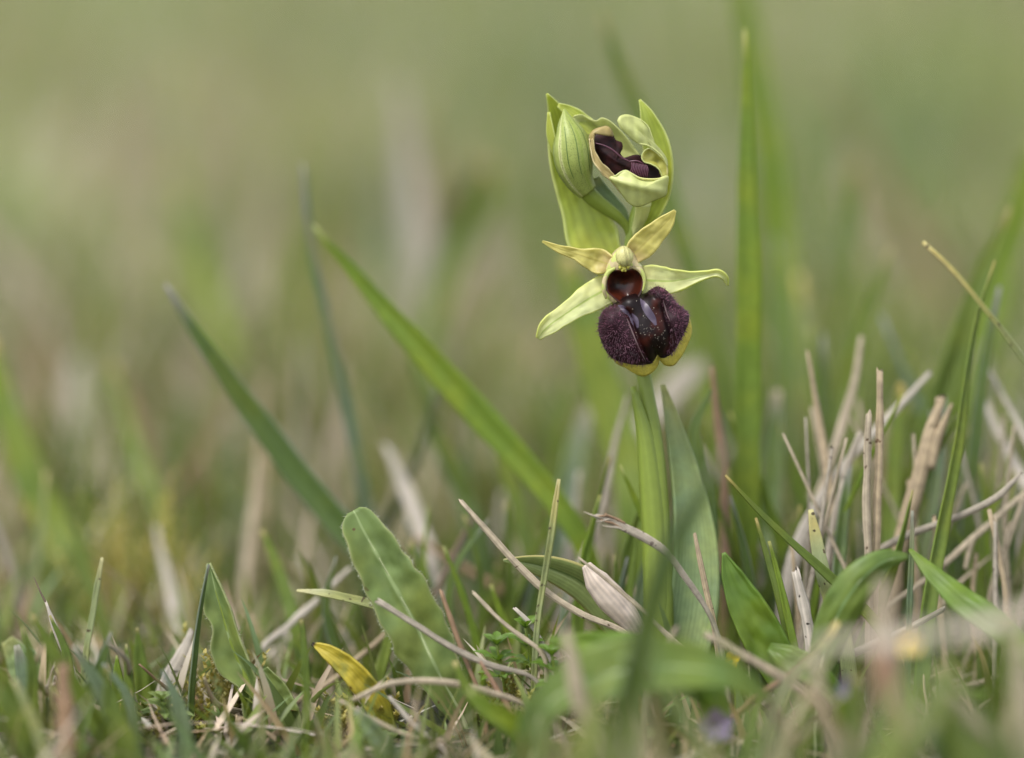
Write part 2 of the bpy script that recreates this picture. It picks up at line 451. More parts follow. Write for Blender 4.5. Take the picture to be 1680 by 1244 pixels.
M['lip_second'] = gloss_mat('lip_second', (0.012, 0.0035, 0.004), (0.035, 0.009, 0.010), 0.55, 0.0, 900, spec=0.2)
M['stripe'] = gloss_mat('lip_stripe', (0.11, 0.035, 0.06), (0.07, 0.02, 0.035), 0.4, 0.1, 900)


def soil_mat():
    m, nt, N, L, bs, out = newmat('soil')
    tc = N.new('ShaderNodeTexCoord')
    a = N.new('ShaderNodeTexNoise'); a.inputs['Scale'].default_value = 40; a.inputs['Detail'].default_value = 8; L.new(tc.outputs['Object'], a.inputs[0])
    b = N.new('ShaderNodeTexNoise'); b.inputs['Scale'].default_value = 5; b.inputs['Detail'].default_value = 6; L.new(tc.outputs['Object'], b.inputs[0])
    c = mixc(nt, (0.030, 0.022, 0.013), (0.08, 0.06, 0.035), smooth(nt, a.outputs[0], 0.4, 0.65))
    c = mixc(nt, c, (0.055, 0.075, 0.02), smooth(nt, b.outputs[0], 0.42, 0.62))
    g = N.new('ShaderNodeTexNoise'); g.inputs['Scale'].default_value = 400; g.inputs['Detail'].default_value = 5; L.new(tc.outputs['Object'], g.inputs[0])
    L.new(c, bs.inputs['Base Color']); bs.inputs['Roughness'].default_value = 0.9
    bp = N.new('ShaderNodeBump'); bp.inputs['Strength'].default_value = 0.8; bp.inputs['Distance'].default_value = 0.002
    L.new(g.outputs[0], bp.inputs['Height']); L.new(bp.outputs[0], bs.inputs['Normal'])
    return m


# ------------------------------------------------------------------ the ground
def make_ground():
    def axis(fine, lo, hi, far):
        a = np.arange(lo, hi + 1e-9, fine)
        g = [hi]
        s = fine
        while g[-1] < far:
            s *= 1.35; g.append(g[-1] + s)
        l = [lo]; s = fine
        while l[-1] > -far:
            s *= 1.35; l.append(l[-1] - s)
        return np.r_[l[:0:-1], a, g[1:]]
    xs = axis(0.006, -0.25, 0.25, 200); ys = axis(0.006, -0.45, 0.6, 200)
    X, Y = np.meshgrid(xs, ys, indexing='ij')
    Z = gz(X, Y)
    n, m = X.shape
    idx = np.arange(n * m).reshape(n, m)
    F = np.stack([idx[:-1, :-1], idx[1:, :-1], idx[1:, 1:], idx[:-1, 1:]], -1).reshape(-1, 4)
    o = mesh_obj('ground', np.stack([X, Y, Z], -1).reshape(-1, 3), F, soil_mat())
    tag(o, 'mossy soil of the meadow showing between the grass', None, kind='structure')


make_ground()


# ------------------------------------------------------------------ blades in bulk
def blades(base, h, w, az, lean, curl, twist, cols_b, cols_t, nseg=6, fold=0.25, three=True):
    """vectorised grass blades. base (n,3); h length; w width; az lean azimuth; lean (rad) at root; curl extra lean at tip"""
    n = len(h)
    t = np.linspace(0, 1, nseg + 1)
    ang = lean[:, None] + curl[:, None] * t[None, :]**1.5
    ds = (h / nseg)[:, None]
    hx = np.concatenate([np.zeros((n, 1)), np.cumsum(np.sin(ang[:, :-1]) * ds, 1)], 1)
    hz = np.concatenate([np.zeros((n, 1)), np.cumsum(np.cos(ang[:, :-1]) * ds, 1)], 1)
    ca, sa = np.cos(az)[:, None], np.sin(az)[:, None]
    Q = np.stack([base[:, 0:1] + hx * ca, base[:, 1:2] + hx * sa, base[:, 2:3] + hz], -1)
    prof_w = np.where(t < 0.15, 0.75 + 1.6 * t, 1.0) * np.clip((1 - t)**0.65 * 1.25, 0, 1)
    prof_w[-1] = 0.02
    W = (w / 2)[:, None] * prof_w[None, :]
    sd = az + np.pi / 2 + twist
    S = np.stack([np.cos(sd), np.sin(sd), np.zeros(n)], -1)[:, None, :]
    Nn = np.stack([-np.sin(sd), np.cos(sd), np.zeros(n)], -1)[:, None, :]
    if three:
        V = np.stack([Q - S * W[..., None] + Nn * (W * fold)[..., None], Q, Q + S * W[..., None] + Nn * (W * fold)[..., None]], 2)
        k = 3
    else:
        V = np.stack([Q - S * W[..., None], Q + S * W[..., None]], 2); k = 2
    idx = np.arange(n * (nseg + 1) * k).reshape(n, nseg + 1, k)
    F = np.stack([idx[:, :-1, :-1], idx[:, :-1, 1:], idx[:, 1:, 1:], idx[:, 1:, :-1]], -1).reshape(-1, 4)
    uv = np.empty((n, nseg + 1, k, 2)); uv[..., 0] = np.linspace(0, 1, k)[None, None]; uv[..., 1] = t[None, :, None]
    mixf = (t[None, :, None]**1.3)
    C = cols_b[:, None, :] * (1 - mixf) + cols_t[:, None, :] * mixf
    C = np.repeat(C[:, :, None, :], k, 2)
    return V.reshape(-1, 3), F, uv.reshape(-1, 2), C.reshape(-1, 3)


PAL_G = np.array([(0.135, 0.185, 0.032), (0.105, 0.150, 0.030), (0.170, 0.215, 0.035), (0.130, 0.180, 0.085), (0.200, 0.225, 0.06), (0.085, 0.13, 0.03)])
PAL_S = np.array([(0.46, 0.37, 0.26), (0.38, 0.30, 0.20), (0.50, 0.43, 0.35), (0.30, 0.21, 0.13), (0.44, 0.34, 0.19), (0.55, 0.49, 0.42)])


def pick(pal, n, jit=0.22):
    c = pal[rng.integers(0, len(pal), n)] * (1 + jit * (rng.random((n, 1)) - 0.5) * 2)
    return c * (1 + 0.12 * (rng.random((n, 3)) - 0.5))


def in_frame_y(z):      # ground row in the photo at distance z
    return -250 + 1480 * 0.5 / z


def frustum_points(n, z0, z1, margin, power=1.0):
    z = z0 + (z1 - z0) * rng.random(n)**power
    half = 0.1344 * z / 0.5 * 0.5 + margin
    x = (rng.random(n) * 2 - 1) * half
    y = CAM[1] + z * math.cos(PITCH)
    return x, y, z


def meadow():
    # far and middle sward: beyond telling blade from blade
    out = []
    for n, z0, z1, h0, h1, w0, w1, mg, pw in ((17000, 0.60, 0.84, .012, .036, .0008, .0022, .06, 1.0),
                                              (18000, 0.80, 1.25, .016, .048, .0012, .0032, .10, 1.0),
                                              (16000, 1.2, 2.1, .020, .062, .0020, .0042, .18, 1.0),
                                              (16000, 2.1, 4.6, .028, .085, .0035, .0075, .35, 0.8)):
        x, y, z = frustum_points(n, z0, z1, mg, pw)
        clump = np.clip(0.5 + 1.5 * (vnoise(x * 20, y * 9) * 0.6 + vnoise(x * 47 + 9, y * 22) * 0.4 - 0.5), 0, 1)
        dry = np.clip(0.5 + 1.7 * (vnoise(x * 13 + 50, y * 6 + 20) * 0.6 + vnoise(x * 33 + 5, y * 16) * 0.4 - 0.5), 0, 1)
        keep = rng.random(n) < 0.35 + 0.9 * clump
        x, y, z, clump, dry = x[keep], y[keep], z[keep], clump[keep], dry[keep]; n = len(x)
        h = (h0 + (h1 - h0) * rng.random(n)**1.6) * (0.4 + 1.15 * clump)
        w = w0 + (w1 - w0) * rng.random(n)
        hue = vnoise(x * 26 + 70, y * 11 + 3)[:, None]
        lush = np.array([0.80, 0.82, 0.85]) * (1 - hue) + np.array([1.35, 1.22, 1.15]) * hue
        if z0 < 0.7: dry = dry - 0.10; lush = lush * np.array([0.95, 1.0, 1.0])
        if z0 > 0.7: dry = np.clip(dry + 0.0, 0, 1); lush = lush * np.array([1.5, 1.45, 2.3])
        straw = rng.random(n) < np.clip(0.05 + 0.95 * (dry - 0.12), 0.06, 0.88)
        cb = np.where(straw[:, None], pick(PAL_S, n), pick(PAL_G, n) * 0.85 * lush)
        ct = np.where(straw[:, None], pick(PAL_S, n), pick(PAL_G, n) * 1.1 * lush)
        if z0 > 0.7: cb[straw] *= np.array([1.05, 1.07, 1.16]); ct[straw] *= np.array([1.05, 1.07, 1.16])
        lean = np.where(straw, 0.25 + 1.1 * rng.random(n), 0.05 + 0.5 * rng.random(n))
        base = np.stack([x, y, gz(x, y) - 0.001], -1)
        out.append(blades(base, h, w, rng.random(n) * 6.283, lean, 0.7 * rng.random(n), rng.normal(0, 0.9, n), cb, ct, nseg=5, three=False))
    off = 0; V, F, U, C = [], [], [], []
    for v, f, u, c in out:
        V.append(v); F.append(f + off); U.append(u); C.append(c); off += len(v)
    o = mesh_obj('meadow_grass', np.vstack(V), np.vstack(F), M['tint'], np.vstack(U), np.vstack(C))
    tag(o, 'soft sward of green and dead grass stretching behind the orchid', 'grass', kind='stuff')


meadow()


def near_sward():
    # the fine undergrowth round the orchid's foot: too dense to pick apart
    n = 9000
    x, y, z = frustum_points(n, 0.36, 0.62, 0.05)
    clump = vnoise(x * 60 + 7, y * 60)
    keep = rng.random(n) < 0.3 + 0.9 * clump
    x, y, z, clump = x[keep], y[keep], z[keep], clump[keep]; n = len(x)
    h = 0.004 + 0.012 * rng.random(n)**1.3
    straw = rng.random(n) < 0.25
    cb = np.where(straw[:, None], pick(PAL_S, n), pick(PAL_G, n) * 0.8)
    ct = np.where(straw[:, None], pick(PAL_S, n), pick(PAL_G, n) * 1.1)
    base = np.stack([x, y, gz(x, y) - 0.001], -1)
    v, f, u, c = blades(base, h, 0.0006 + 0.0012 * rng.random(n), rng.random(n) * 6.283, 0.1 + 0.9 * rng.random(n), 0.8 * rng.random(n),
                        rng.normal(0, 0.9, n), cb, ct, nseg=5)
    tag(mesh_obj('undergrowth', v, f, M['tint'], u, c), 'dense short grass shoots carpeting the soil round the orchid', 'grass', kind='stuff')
    # taller shoots behind the orchid, thickest under the dead stalks
    n = 15000
    x, y, z = frustum_points(n, 0.505, 0.74, 0.05)
    pxx = 840 + x / z * D / K
    right = np.clip((pxx - 1000) / 350, 0, 1)
    clump = vnoise(x * 70 + 37, y * 50)
    keep = rng.random(n) < (0.25 + 0.8 * clump) * (0.5 + 0.5 * right + 0.2 * (z > 0.55))
    x, y, z, clump, right = x[keep], y[keep], z[keep], clump[keep], right[keep]; n = len(x)
    h = (0.007 + 0.017 * rng.random(n)**1.4) * (1 + 0.75 * right) * np.clip((z - 0.47) / 0.08, 0.5, 1.25)
    straw = rng.random(n) < 0.30
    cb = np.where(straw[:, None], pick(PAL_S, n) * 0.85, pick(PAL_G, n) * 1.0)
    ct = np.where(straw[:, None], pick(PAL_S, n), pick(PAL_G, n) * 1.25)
    base = np.stack([x, y, gz(x, y) - 0.001], -1)
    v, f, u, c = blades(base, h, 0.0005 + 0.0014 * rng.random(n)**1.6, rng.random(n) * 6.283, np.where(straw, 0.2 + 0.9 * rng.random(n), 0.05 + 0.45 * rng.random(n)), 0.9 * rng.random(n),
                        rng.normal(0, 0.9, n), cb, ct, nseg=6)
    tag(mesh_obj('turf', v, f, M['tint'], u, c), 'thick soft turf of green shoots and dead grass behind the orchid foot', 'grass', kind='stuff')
    # dead litter lying over the soil
    n = 4200
    x, y, z = frustum_points(n, 0.36, 1.1, 0.08)
    base = np.stack([x, y, gz(x, y) + 0.0005 + 0.003 * rng.random(n)], -1)
    v, f, u, c = blades(base, 0.006 + 0.020 * rng.random(n)**2, 0.0004 + 0.0011 * rng.random(n)**2, rng.random(n) * 6.283, 1.15 + 0.5 * rng.random(n),
                        rng.normal(0, 0.25, n), rng.normal(0, 0.5, n), pick(PAL_S, n) * 0.85, pick(PAL_S, n), nseg=4)
    tag(mesh_obj('dead_litter', v, f, M['tint_straw'], u, c), 'bleached dead grass litter lying on the soil under the sward', 'litter', kind='stuff')


near_sward()


def moss_mesh(cx, cy, rx, ry, n, hgt, pal, lift=0.0):
    V, F, U, C = [], [], [], []; off = 0
    for i in range(n):
        a = rng.random() * 6.283; r = math.sqrt(rng.random())
        x, y = cx + rx * r * math.cos(a), cy + ry * r * math.sin(a)
        z = float(gz(x, y)) - 0.001
        hh = hgt * (1 - 0.6 * r * r) * (0.7 + 0.5 * rng.random()) + lift * (1 - r * r)
        m = 26
        t = np.linspace(0.15, 1, m)
        az = np.arange(m) * 2.4 + rng.random() * 6
        lx, ly = rng.normal(0, 0.25, 2) * hh
        b = np.stack([x + lx * t, y + ly * t, z + hh * t], -1)
        ll = 0.0016 * (1.15 - 0.6 * t)
        c0 = pal[rng.integers(0, len(pal))]
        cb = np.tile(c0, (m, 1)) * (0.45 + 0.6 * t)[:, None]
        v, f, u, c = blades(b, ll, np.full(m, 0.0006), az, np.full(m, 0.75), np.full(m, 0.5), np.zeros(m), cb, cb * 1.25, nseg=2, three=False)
        V.append(v); F.append(f + off); U.append(u); C.append(c); off += len(v)
    return np.vstack(V), np.vstack(F), np.vstack(U), np.vstack(C)


PAL_M = np.array([(0.20, 0.17, 0.035), (0.26, 0.23, 0.05), (0.16, 0.15, 0.03), (0.32, 0.27, 0.07)])
PAL_M2 = np.array([(0.13, 0.16, 0.03), (0.20, 0.21, 0.04), (0.28, 0.25, 0.06)])


def ground_at(px, d):
    """world ground point under photo column px at d mm in front of the focus plane"""
    z = D - d / 1000
    p = CAM + FWD * z + RGT * (px - 840) * K * z / D
    lo = p.copy()
    # slide down the image column until the ground is met
    for _ in range(3):
        g = float(gz(lo[0], lo[1])); s = (lo[2] - g) / UPV[2]; lo = lo - UPV * s
    return lo


def moss_thing(px, d, rx, ry, n, h, label, pal, group=None):
    g = ground_at(px, d)
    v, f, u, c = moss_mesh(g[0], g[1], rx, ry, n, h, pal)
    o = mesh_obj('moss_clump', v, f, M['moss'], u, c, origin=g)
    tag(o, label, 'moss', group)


moss_thing(362, -6, 0.005, 0.006, 36, 0.013, 'olive brown feathery moss cushion behind the thin dark grass blade', PAL_M)
moss_thing(215, -62, 0.009, 0.006, 60, 0.026, 'yellow mossy hump standing up among pale dead grass', PAL_M * 1.5)
moss_thing(585, 2, 0.006, 0.006, 40, 0.006, 'low brownish moss patch under the spotted yellow leaf', PAL_M)
moss_thing(870, 2, 0.008, 0.007, 55, 0.008, 'fresh green moss carpet between the crossing straws', PAL_M2)
moss_thing(270, 4, 0.006, 0.005, 35, 0.006, 'pale green moss at the foot of the narrow upright blades', PAL_M2 * 1.2)
moss_thing(1590, -22, 0.009, 0.008, 50, 0.010, 'moss patch in the shade of the forked broken straw', PAL_M)

# ------------------------------------------------------------------ the orchid
ZU = K / 4.608


def z1(x, y, d=0.0): return P(860 + x / 4.608, 130 + y / 4.608, d)
def z2(x, y, d=0.0): return P(860 + x / 4.608, 360 + y / 4.608, d)
def to1(p): return [(860 + x / 4.608, 130 + y / 4.608) for x, y in p]
def to2(p): return [(860 + x / 4.608, 360 + y / 4.608) for x, y in p]


ORG = ground_at(1088, -4)
orchid = thing('orchid', ORG, 'spider orchid with dark furry lip, pale green sepals, buds and upright stem', 'orchid')


def opart(name, geo, mat, parent=None, th=None, sub=0, label=None, extra=None):
    v, f, uv = geo[:3]
    o = mesh_obj(name, v, f, M[mat], uv, parent=parent or orchid, origin=ORG, extra=extra)
    if th: solid(o, th, sub)
    if label: o['label'] = label
    return o


# stem
opart('stem', tube([P(1048, 330, -3.5), P(1036, 390, -4), P(1032, 430, -4.5), P(1044, 520, -5), P(1057, 620, -4.5), P(1076, 740, -4), P(1084, 860, -4),
                    P(1088, 1000, -4), ORG - np.array([0, 0, 0.002])], np.array([10, 11, 12, 13, 14, 16, 17, 18, 18]) * K, nv=60, ns=14), 'stem')
# sheath and stem leaves
opart('leaf_sheath', ribbon([P(1038, 634, -3), P(1056, 700, -2.6), P(1070, 800, -2.4), P(1079, 930, -2.4), P(1084, 1180, -3)],
                            np.array([6, 36, 44, 46, 46]) * K, nv=40, nu=9, cup=-0.8), 'stem', th=0.0003)
opart('leaf', ribbon([P(1088, 632, -7), P(1104, 700, -6.5), P(1124, 790, -6), P(1138, 880, -5.5), P(1136, 990, -5), P(1110, 1120, -4.5), P(1092, 1210, -4.2)],
                     np.array([6, 36, 58, 76, 84, 74, 40]) * K, nv=50, nu=13, cup=0.45, twist=[20, 10, 0, -5]), 'orchid_leaf', th=0.0004, label='grey green leaf clasping the stem upright')
opart('leaf', ribbon([P(826, 919, 1), P(862, 922, 0), P(910, 933, -1), P(960, 957, -1.5), P(1010, 1010, -2), P(1070, 1120, -3.5), P(1086, 1200, -4)],
                     np.array([3, 40, 62, 64, 54, 40, 30]) * K, nv=44, nu=13, fold=0.5, cup=-0.3, twist=[-15, -25, -20, 0]), 'orchid_basal', th=0.0004, label='pale folded basal leaf with yellow edge')
opart('leaf', ribbon([P(1168, 640, -16), P(1140, 700, -14), P(1150, 800, -12), P(1150, 900, -9), P(1120, 1050, -6), P(1095, 1205, -4.5)],
                     np.array([3, 26, 50, 54, 46, 34]) * K, nv=40, nu=9, cup=0.3), 'leaf_dark', th=0.0004)

# large bract behind, from the stem up past the bud
opart('bract', ribbon([z1(172, 112, -1.5), z1(228, 220, -3.0), z1(280, 400, -4.4), z1(350, 700, -5), z1(430, 950, -5), z1(540, 1250, -5), z1(660, 1420, -4.5)],
                      np.array([14, 165, 262, 300, 330, 400, 230]) * ZU, nv=44, nu=15, cup=[0.1, 0.55, 0.5, 0.35, 0.3], crumple=0.08), 'bract', th=0.00022)
opart('bract', ribbon([z1(185, 250, -1.0), z1(205, 420, -1.2), z1(250, 600, -1.6)], np.array([20, 70, 40]) * ZU, nv=14, nu=7, cup=0.4, twist=-25), 'bract', th=0.0002)
opart('bract', ribbon([z1(255, 195, -2.0), z1(330, 240, -2.2), z1(430, 320, -2.4), z1(560, 420, -2.6)], np.array([30, 110, 130, 90]) * ZU, nv=18, nu=9, cup=0.3, twist=10, wave=0.1), 'bract', th=0.0002)

# closed bud with its ovary
axis_b = [z1(300, 228, -0.8), z1(318, 330, -0.7), z1(345, 430, -0.6), z1(362, 540, -0.6), z1(378, 650, -0.8), z1(410, 750, -1.2), z1(470, 850, -1.8)]
rb = np.array([3, 66, 118, 142, 134, 104, 72]) * ZU
bud = opart('bud', tube(axis_b, rb, nv=40, ns=40, rib=0.025, nrib=3), 'bud')
opart('sepal', tube(axis_b, rb * 1.05, nv=40, ns=18, th0=-92, th1=38), 'bud', parent=bud, th=0.00018)
opart('sepal', tube([a + np.array([0.00012, 0, 0]) for a in axis_b], rb * 1.04, nv=40, ns=14, th0=44, th1=150), 'bud', parent=bud, th=0.00018)
for a_ in (-48, -14, 16, 72, 100):
    opart('vein', tube(axis_b[1:], rb[1:] * (1.099 if a_ < 40 else 1.085), nv=36, ns=2, th0=a_ - 1.3, th1=a_ + 1.3), 'leaf_dark', parent=bud)
opart('ovary', tube([z1(440, 800, -1.6), z1(510, 890, -2.2), z1(610, 970, -2.8), z1(710, 1045, -3.2), z1(775, 1120, -3.6), z1(800, 1190, -4)],
                    np.array([66, 64, 56, 46, 32, 30]) * ZU, nv=30, ns=16, rib=0.06, nrib=6), 'stem')
opart('bract', ribbon([z1(535, 750, -3.4), z1(600, 850, -3.6), z1(680, 930, -3.8), z1(745, 1000, -4), z1(800, 1150, -4.4)], np.array([70, 90, 70, 50, 30]) * ZU, nv=20, nu=7, cup=0.4), 'orchid_leaf', th=0.0002)

# half-open flower
second = 'half open upper flower'
opart('sepal', patch(to1([(370, 285), (430, 270), (500, 305), (545, 318), (585, 297), (640, 315), (700, 365), (770, 440), (830, 520), (880, 600), (860, 680), (760, 720), (640, 640), (540, 520), (440, 410), (385, 340)]),
                     lambda x, y, r: -3.2 + 1.4 * r**2.5, n=80, rings=10), 'sepal_fold', th=0.0002, label='back sepal of the half open upper flower')
hood = opart('bract', ribbon([z1(872, 155, -1.6), z1(915, 240, -1.4), z1(965, 380, -1.6), z1(1010, 540, -2.0), z1(1028, 700, -2.4), z1(1010, 880, -3), z1(950, 1010, -3.4), z1(880, 1150, -4)],
                             np.array([14, 118, 190, 210, 205, 190, 170, 70]) * ZU, nv=44, nu=15, cup=[0.2, 0.3, 0.45, 0.5, 0.4], twist=[0, -6, -10, -10, -4], crumple=0.10, seed=5), 'bract', th=0.0002)
opart('sepal', patch(to1([(705, 312), (722, 285), (765, 272), (840, 288), (900, 320), (940, 362), (962, 420), (985, 480), (1040, 545), (1080, 610), (1086, 660), (1040, 580), (985, 532), (930, 500), (868, 486), (820, 455), (770, 405), (725, 358)]),
                     lambda x, y, r: 1.3 - 0.7 * r**2 + 0.45 * np.sin((x - y * 0.9) * 0.16) * (1 - r) + 0.25 * r**6 - 0.03 * (x - 1051) , center=(860 + 880 / 4.608, 130 + 405 / 4.608), n=80, rings=8), 'sepal_fold', th=0.00022)
opart('petal', patch(to1([(888, 592), (905, 548), (940, 524), (985, 545), (1035, 592), (1070, 640), (1086, 690), (1078, 735), (1045, 742), (1030, 700), (1000, 664), (955, 640), (905, 624)]),
                     lambda x, y, r: 0.5 - 0.5 * (1 - r**2) + 0.3 * np.sin((x + y) * 0.2) * (1 - r), center=(860 + 990 / 4.608, 130 + 605 / 4.608), n=60, rings=7), 'petal_olive', th=0.0002)
lip2 = opart('lip', patch(to1([(512, 440), (560, 400), (620, 372), (665, 410), (690, 462), (734, 480), (738, 528), (722, 545), (770, 605), (820, 580), (880, 580), (930, 640), (990, 665), (1040, 720), (1030, 770), (860, 780), (760, 760), (670, 735), (600, 650), (545, 560), (520, 490)]),
                          lambda x, y, r: -1.2 + 0.8 * (1 - r**2) + 0.35 * np.exp(-(((x - 1010) * 0.55 - (y - 262)) / 5)**2) * (1 - r), center=(860 + 690 / 4.608, 130 + 620 / 4.608), n=90, rings=12), 'lip_second', th=0.0002,
             label='dark lip still curled inside the half open flower')
opart('vein', tube([z1(530, 482, 0.2), z1(600, 500, 0.4), z1(670, 535, 0.5), z1(735, 590, 0.6), z1(795, 622, 0.6)], np.array([4, 6, 6, 6, 5]) * ZU, nv=18, ns=6), 'stripe', parent=lip2)
opart('vein', tube([z1(795, 622, 0.6), z1(850, 618, 0.7), z1(905, 640, 0.6)], np.array([5, 6, 4]) * ZU, nv=12, ns=6), 'stripe', parent=lip2)
for k in range(11):
    x0 = 792 + k * 11
    opart('vein', tube([z1(x0 + 22, 628 + 2 * k, 0.75), z1(x0 + 24 + k, 662 + 2 * k, 0.95), z1(x0 + 10 + k * 2, 705 + k, 0.9), z1(x0 + 4 + k * 2, 745, 0.7)], np.array([3, 4, 4, 3]) * ZU, nv=10, ns=5), 'stripe', parent=lip2)
opart('petal', patch(to1([(497, 425), (525, 388), (580, 366), (625, 358), (660, 385), (672, 430), (640, 385), (595, 384), (545, 410), (516, 452), (520, 520)]),
                     lambda x, y, r: 0.1 + 0.5 * np.sqrt(np.clip(1 - r**2, 0, 1)) - 0.2 * r, center=(860 + 530 / 4.608, 130 + 408 / 4.608), n=64, rings=6), 'petal_tan', th=0.0002)
opart('petal', ribbon([z1(505, 450, 0.4), z1(518, 540, 0.7), z1(545, 620, 0.9), z1(600, 690, 0.9), z1(660, 745, 0.6), z1(735, 860, 0.0)], np.array([30, 36, 52, 62, 46, 8]) * ZU, nv=36, nu=7, cup=0.5, twist=[10, 20, 10], wave=0.2, wfreq=4, crumple=0.3), 'petal_tan', th=0.0002)
opart('sepal', patch(to1([(648, 742), (690, 732), (730, 706), (768, 694), (812, 716), (872, 748), (945, 756), (1020, 752), (1086, 732), (1082, 810), (1066, 878), (1038, 892), (960, 925), (900, 952), (845, 962), (790, 935), (735, 862), (685, 792)]),
                     lambda x, y, r: 0.9 + 0.9 * np.clip(1 - r**2.2, 0, 1) + 0.6 * np.clip((305 - y) / 25, -1, 1) + 0.5 * np.exp(-((y - 306 - 0.25 * (x - 1050)) / 7)**2) * (1 - r**3), center=(860 + 880 / 4.608, 130 + 835 / 4.608), n=84, rings=10), 'sepal_fold', th=0.00025)
for pts, r in (([(705, 312), (725, 358), (770, 405), (820, 455), (868, 486), (930, 500), (985, 532), (1040, 580), (1086, 660)], 7), ([(705, 312), (722, 285), (765, 272), (840, 288), (900, 320), (940, 362), (962, 420), (985, 480)], 5),
               ([(1045, 742), (1030, 700), (1000, 664), (955, 640), (905, 624), (888, 592), (905, 548), (940, 524), (985, 545), (1035, 592)], 5)):
    opart('sepal_rim', tube([z1(x, y, (0.85 if r != 5 or y < 500 else 0.75) + 0.1) for x, y in pts], np.array([r * .5, r, r, r, r, r, r * .5]) * ZU, nv=50, ns=6, jit=0.15), 'sepal_fold')
for pts in ([(370, 285), (430, 270), (500, 305), (545, 318), (585, 297), (640, 315), (700, 365), (770, 440), (830, 520)],):
    opart('sepal_rim', tube([z1(x, y, -1.75) for x, y in pts], np.array([4, 6, 6, 6, 4]) * ZU, nv=50, ns=6), 'sepal_fold')
opart('sepal_rim', tube([z1(648, 742, 1.3), z1(690, 731, 1.5), z1(730, 705, 1.5), z1(768, 693, 1.5), z1(812, 715, 1.6), z1(872, 747, 1.7), z1(945, 757, 1.7), z1(1020, 753, 1.6), z1(1086, 732, 1.3)],
                        np.array([4, 7, 8, 8, 8, 8, 8, 7, 4]) * ZU, nv=50, ns=6), 'sepal')
opart('ovary', tube([z1(900, 930, -1.2), z1(890, 1010, -2.2), z1(860, 1100, -3.2), z1(810, 1200, -4)], np.array([64, 54, 42, 36]) * ZU, nv=22, ns=14, rib=0.05, nrib=6), 'sepal_fold')

# open flower: sepals and petals
opart('sepal', ribbon([z2(106, 900, 1.0), z2(150, 838, 1.6), z2(230, 772, 1.8), z2(340, 698, 1.5), z2(470, 612, 1.0), z2(600, 540, 0.4), z2(700, 480, 0)],
                      np.array([34, 132, 150, 172, 222, 232, 190]) * ZU, nv=48, nu=17, cup=[0.45, 0.1, -0.1, -0.1, 0.1], wave=0.06, wfreq=1.5, crumple=0.10, seed=1, twist=[-12, 0, 5]), 'sepal', th=0.00026)
opart('sepal', ribbon([z2(1538, 498, 0.8), z2(1520, 440, 1.6), z2(1470, 404, 2.0), z2(1380, 415, 1.6), z2(1250, 444, 1.0), z2(1110, 466, 0.6), z2(960, 462, 0.2), z2(840, 450, 0)],
                      np.array([12, 52, 58, 96, 160, 215, 235, 190]) * ZU, nv=56, nu=17, cup=[0.6, 0.5, 0.15, 0.0], wave=0.05, wfreq=1.5, crumple=0.10, seed=3, twist=[25, 10, 0]), 'sepal', th=0.00026)
opart('petal', ribbon([z2(138, 165, 1.5), z2(190, 192, 1.5), z2(270, 225, 1.3), z2(360, 252, 1.0), z2(470, 288, 0.8), z2(570, 318, 0.8), z2(660, 350, 0.8)],
                      np.array([14, 44, 70, 88, 150, 190, 130]) * ZU, nv=56, nu=13, cup=0.2, wave=0.22, wfreq=3.2, crumple=0.12, cf=7, seed=4), 'petal', th=0.00024)
opart('petal', ribbon([z2(1140, -68, 1.8), z2(1100, -10, 1.5), z2(1030, 66, 1.2), z2(950, 142, 1.0), z2(880, 212, 0.8), z2(810, 290, 0.6)],
                      np.array([20, 112, 160, 190, 198, 130]) * ZU, nv=50, nu=13, cup=0.15, wave=0.12, wfreq=2.6, crumple=0.08, cf=6, twist=[0, 10, 0], seed=2), 'petal', th=0.00024)

# column: hood, anther, cavity
cc = (860 + 757 / 4.608, 360 + 505 / 4.608)
column = opart('column', patch(to2([(598, 545), (602, 430), (632, 330), (680, 250), (725, 212), (775, 208), (822, 250), (858, 315), (905, 390), (915, 460), (900, 540), (860, 610), (780, 660), (690, 650), (625, 600)]),
                               lambda x, y, r: 0.6 + 1.7 * np.sqrt(np.clip(1 - r**2.5, 0, 1)) - 2.2 * np.exp(-((x - cc[0])**2 + (y - cc[1] - 4)**2) / 26**2), n=72, rings=14), 'column', th=0.0002)
cc = (860 + 757 / 4.608, 360 + 505 / 4.608)
cav = opart('stigma_cavity', patch(to2([(618, 500), (625, 440), (650, 400), (700, 384), (757, 392), (820, 378), (868, 392), (895, 430), (902, 480), (888, 550), (850, 610), (815, 648), (770, 655), (720, 630), (660, 580), (625, 545)]),
                                   lambda x, y, r: 1.0 + 1.75 * r**2.2, center=cc, n=64, rings=10), 'cavity', parent=column, th=0.0001)
th = np.linspace(0, 2 * np.pi, 40)
rim = [z2(x, y, 2.9 if y < 560 else 2.5) for x, y in ((618, 600), (603, 530), (610, 455), (636, 402), (690, 368))]
opart('rim', tube(rim, np.array([8, 16, 18, 18, 10]) * ZU, nv=24, ns=8), 'column', parent=column)
rim = [z2(x, y, 2.9) for x, y in ((815, 362), (868, 378), (902, 425), (910, 480), (895, 545))]
opart('rim', tube(rim, np.array([10, 18, 16, 12, 5]) * ZU, nv=24, ns=8), 'column', parent=column)
opart('anther_cap', tube([z2(748, 212, 2.9), z2(752, 240, 3.2), z2(757, 275, 3.4), z2(765, 315, 3.4), z2(772, 345, 3.2)], np.array([22, 54, 66, 62, 34]) * ZU, nv=20, ns=20), 'anther', parent=column)
opart('anther_groove', tube([z2(700, 262, 3.3), z2(716, 300, 3.9), z2(722, 330, 3.7)], np.array([4, 9, 5]) * ZU, nv=12, ns=6), 'petal', parent=column)
